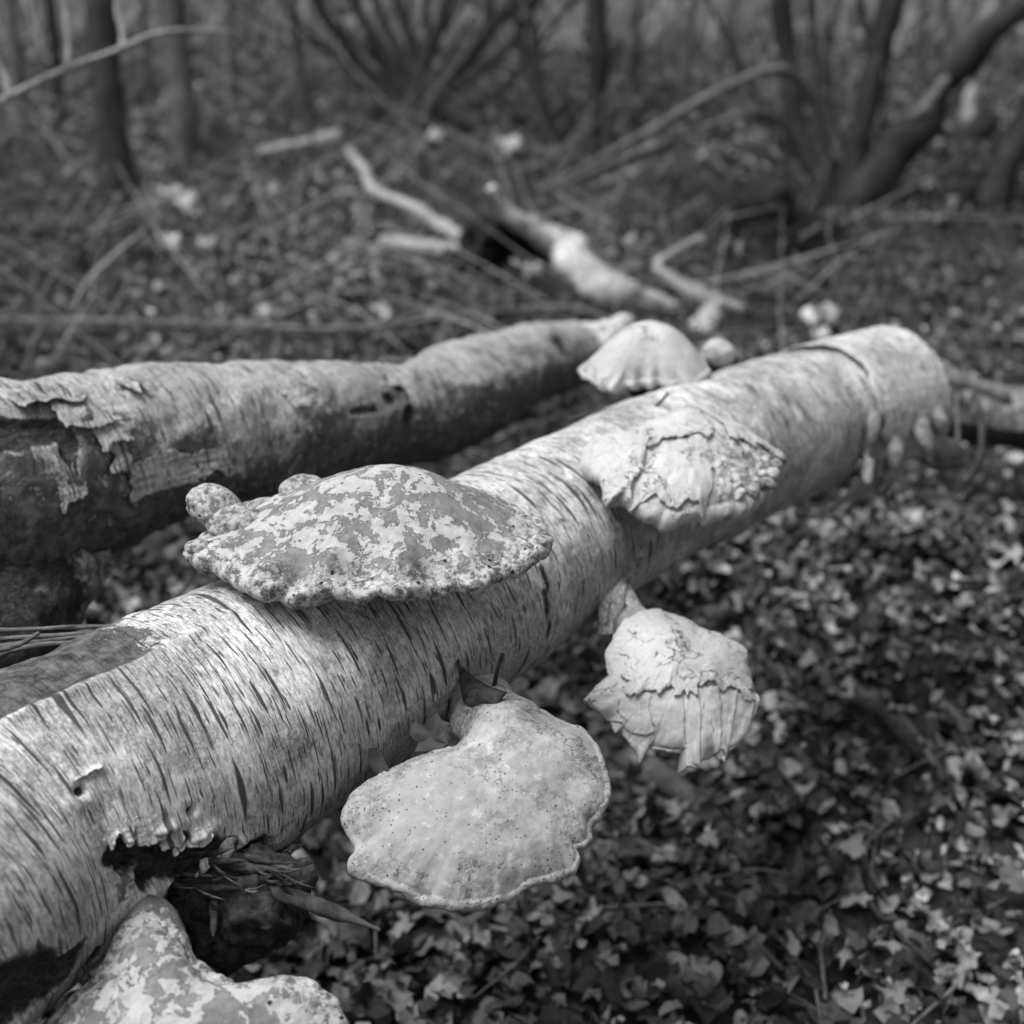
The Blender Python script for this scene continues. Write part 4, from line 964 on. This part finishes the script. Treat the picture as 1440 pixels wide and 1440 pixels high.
tree('woodland_tree', 'dark leaning trunk cut by the right edge of the picture', 'tree', (1392, 298), [([(1412, 240), (1435, 190), (1475, 120), (1540, 20)], 42, 40)], 'trunk')
tree('woodland_tree', 'faint slim trunk at the far left edge', 'tree', (30, 190), [([(24, 120), (18, 60), (12, 0)], 22, 20)], 'trunk_mossy')
tree('woodland_tree', 'faint slim trunk between left edge and the dark left tree', 'tree', (85, 175), [([(80, 120), (78, 60), (70, 0)], 18, 16)], 'trunk')
for k, (x, y, x1, w_, l) in enumerate([(330, 150, 325, 12, 'right of the second trunk'), (432, 170, 412, 16, 'left of the hazel clump'), (885, 150, 900, 12, 'just right of the knobbly trunk'), (960, 120, 975, 14, 'above the arching stems'), (1040, 150, 1030, 12, 'left of the many stemmed tree'),
                                     (1290, 130, 1300, 16, 'behind the leaning limb'), (1345, 140, 1330, 14, 'above the white snag'), (1420, 120, 1410, 16, 'near the top right corner'), (700, 130, 690, 12, 'behind the hazel clump'), (205, 130, 200, 14, 'between the two left trees')]):
    tree('slim_tree', 'faint slim far tree '+l, 'tree', (x, y), [([(x+(x1-x)*.5, y*.5), (x1, -10)], w_, w_*.8)], 'trunk_mossy', 'slim trees far back in the wood', ncrown=3)
sn = thing('birch_snag', 'short white birch snag with dark foot near the upper right corner', 'tree stump')
pts, d = at_depth((1378, 205), [(1374, 185), (1362, 165), (1366, 115)])
stick('trunk', [pts[1]*1, pts[2], pts[3]], np.array([13, 22, 12])*d/F/2, MAT['bark_far'], sn, 24, 12, .1, 3)
stick('root', [pts[0]+np.array([-.06, 0, 0]), pts[0]+np.array([0, 0, .2]), pts[1]], np.array([44, 40, 22])*d/F/2, MAT['wood'], sn, 20, 12, .3, 4)
# arching stems
arch = thing('arching_stems', 'two long thin stems arching over to the ground left of the many stemmed tree', 'stems')
dA = depth(G(1180, 300)); dB = depth(G(770, 268))
floating('stem', None, None, [(1185, 235, dA), (1165, 180, dA*.99), (1130, 118, dA*.97), (1090, 98, dA*.95), (1010, 128, dA*.92), (900, 192, dA*.9), (800, 248, dB*.97), (740, 275, dB)], [16, 15, 14, 14, 13, 12, 10, 7], 'twig', arch, ns=60, rough=.06)
floating('stem', None, None, [(1150, 255, dA), (1115, 195, dA*.98), (1075, 158, dA*.95), (1000, 176, dA*.93), (900, 214, dA*.9), (800, 256, dB*.97), (755, 275, dB)], [13, 13, 12, 11, 11, 9, 6], 'twig', arch, ns=60, rough=.06)
floating('stem', None, None, [(1110, 240, dA), (1070, 212, dA*.96), (1010, 196, dA*.94), (930, 212, dA*.9)], [6, 6, 5, 4], 'twig_dark', arch, ns=40, rough=.06)
# bare saplings and brambles at left
lt = thing('bramble_stem', 'pale straight bramble stem with short side shoots crossing the upper left corner', 'stem')
floating('stem', None, None, [(-160, 215, 3.5), (-10, 146, 3.5), (90, 98, 3.5), (160, 72, 3.5), (232, 44, 3.5), (330, 44, 3.6)], [10, 9, 8, 7, 6, 3], 'twig_pale', lt, ns=50, rough=.08)
for p in ([(95, 97, 3.5), (97, 60, 3.5), (93, 10, 3.5), (92, -20, 3.5)], [(172, 68, 3.5), (174, 48, 3.5), (166, 20, 3.5), (165, -10, 3.5)], [(14, 136, 3.5), (8, 110, 3.5), (-6, 88, 3.5)]):
    floating('side_shoot', None, None, p, [11, 10, 9, 8][:len(p)], 'twig_pale', lt, rough=.08)
pr = G(-160, 600); floating
stick('stem', [P(-160, 215, 3.5), P(-230, 380, 3.5), P(-260, 520, 3.5), G(-270, 600)], [.009, .009, .009, .01], MAT['twig_pale'], lt, 24, 8)
def weed(label, base, pix, w_, mat):
    pts, d = at_depth(base, pix); n = len(pts)
    tag(stick('sapling', pts, np.linspace(w_, w_*.5, n)*d/F/2, MAT[mat], None, 30, 7, .1, int(base[0])), label, 'sapling')
weed('pale slanting stem leaning right, left of centre behind the long poles', (88, 450), [(115, 410), (150, 368), (205, 322)], 9, 'twig_pale')
weed('thin upright weed stem crossing the pale slanting stem', (95, 440), [(84, 380), (86, 320), (96, 270)], 6, 'twig')
weed('crooked thin sapling close to the left edge just above the left log', (30, 525), [(45, 490), (58, 460), (52, 430), (80, 380)], 8, 'twig')
weed('thin stem standing behind the left log right of the crooked sapling', (240, 515), [(248, 470), (262, 430), (275, 415)], 7, 'twig')
weed('short stem at the left edge beside the crooked sapling', (10, 520), [(5, 490), (-8, 450)], 7, 'twig')
weed('thin dark sapling in front of the second left trunk', (425, 330), [(432, 260), (438, 190), (420, 100), (405, 10)], 7, 'twig_dark')
weed('slanting dark sapling right of the crooked pale branch', (640, 260), [(600, 215), (555, 160), (490, 90), (440, 20)], 7, 'twig')
weed('thin dark upright sapling left of the root plate', (775, 330), [(778, 290), (772, 240)], 7, 'twig_dark')
weed('short dark peg standing before the crooked pale branch', (482, 328), [(486, 300), (500, 278)], 9, 'twig_dark')
weed('thin sapling standing between the root plate and the torn log end', (1168, 420), [(1175, 370), (1165, 330), (1172, 290)], 6, 'twig')

# dark root plate of a fallen tree
rp = thing('root_plate', 'dark tangled upturned root plate behind the log, left of the many stemmed tree', 'tree root')
c0 = G(1060, 372); d = depth(c0); kx = d/F
u = np.linspace(0, 2*math.pi, 90)[None]; v = np.linspace(0, math.pi/2+.3, 40)[:, None]
V = np.stack([np.cos(u)*np.sin(v)*125*kx, np.sin(u)*np.sin(v)*60*kx, np.cos(v)*100*kx+0*u], -1)
V = V*(1+.5*fbm(V, 6, 4, 3)+.2*np.abs(fbm(V, 22, 4, 4)))[..., None]; V[..., 0] += .35*V[..., 2]*0
V[:, -1] = V[:, 0]; grid_obj('root_ball', V+c0, MAT['root'], rp)
RG = np.random.default_rng(21)
for k in range(34):
    a = RG.uniform(-.2, 3.5); x = math.cos(a)*RG.uniform(40, 112)*kx; z = abs(math.sin(a))*RG.uniform(20, 75)*kx
    b = c0+np.array([x*.5, -.12*RG.uniform(0, 1), z*.5]); e = c0+np.array([x*1.15, -.25*RG.uniform(.2, 1), z*1.2+.02]); m_ = (b+e)/2+RG.normal(0, .04, 3)
    if e[2] < float(gz(e[0], e[1])): e[2] = float(gz(e[0], e[1]))
    stick('root', [b, m_, e], [.02, .013, .004], MAT['root' if k % 3 else 'twig'], rp, 14, 7, .2, k)
stick('root', [c0+np.array([-.05, 0, .1]), P(1040, 300, d), P(1035, 268, d)], [.1, .085, .06], MAT['root'], rp, 20, 10, .3, 9)

# undergrowth of thin stems far back
n = 6500
y = TR.uniform(9.2, 26, n); x = TR.uniform(-1, 1, n)*(.5*y+1)
cl = fbm(np.stack([x, y, 0*x], -1), .5, 3, 14) > -.12; x, y = x[cl], y[cl]; n = len(x)
A = np.stack([x, y, gz(x, y)], 1); hgt = TR.uniform(.3, 2.4, n)
B = A+np.stack([TR.normal(0, .45, n)*hgt, TR.normal(0, .3, n)*hgt, hgt], 1)
m2 = 420; xb = TR.uniform(-1, 1, m2)*2.6-.6; yb = TR.uniform(3.6, 8.5, m2); gb = (xb+yb*.0 < .2+.2*yb); xb, yb = xb[gb], yb[gb]; m2 = len(xb)
Ab = np.stack([xb, yb, gz(xb, yb)], 1); hb = TR.uniform(.05, .45, m2); Bb = Ab+np.stack([TR.normal(0, 1., m2)*.35, TR.normal(0, .2, m2), hb], 1)
t2 = TR.uniform(.3, 1, (n, 1)); A2 = A+(B-A)*t2; B2 = A2+TR.normal(0, .25, (n, 3))+np.array([0, 0, .12])
tag(prism_sticks('undergrowth', np.concatenate([A, A2, Ab]), np.concatenate([B, B2, Bb]), np.concatenate([TR.uniform(.002, .012, n), TR.uniform(.002, .006, n), TR.uniform(.0012, .003, m2)]), MAT['brush']), 'tangle of thin bare stems filling the wood behind the trees', 'undergrowth', kind='stuff')
# dead leaves still hanging in the far tangle
n = 8000
y = TR.uniform(11, 27, n); x = TR.uniform(-1, 1, n)*(.5*y+1)
idx = TR.integers(0, len(TEMPL), n); sz = TR.uniform(.06, .14, n); R_ = euler(TR.uniform(0, 6, n), TR.uniform(0, 6, n), TR.uniform(0, 6, n))
pp = np.stack([x, y, gz(x, y)+TR.uniform(0, 1.7, n)], 1); cc = TR.uniform(.72, 1, n)
VV, FF, RR = [], [], []; off = 0
for k, (tv, tf) in enumerate(TEMPL):
    ii = np.nonzero(idx == k)[0]; v_ = np.einsum('nij,vj->nvi', R_[ii], tv)*sz[ii][:, None, None]+pp[ii][:, None]
    VV.append(v_.reshape(-1, 3)); FF.append((tf[None]+(np.arange(len(ii))*len(tv))[:, None, None]+off).reshape(-1, 3)); off += len(ii)*len(tv); RR.append(np.repeat(cc[ii], len(tv)))
tag(obj_from('undergrowth_leaves', np.concatenate(VV), np.concatenate(FF), MAT['leaf'], None, {'rnd': np.concatenate(RR)}, smooth=False), 'withered leaves hanging in the far undergrowth', 'undergrowth', kind='stuff')
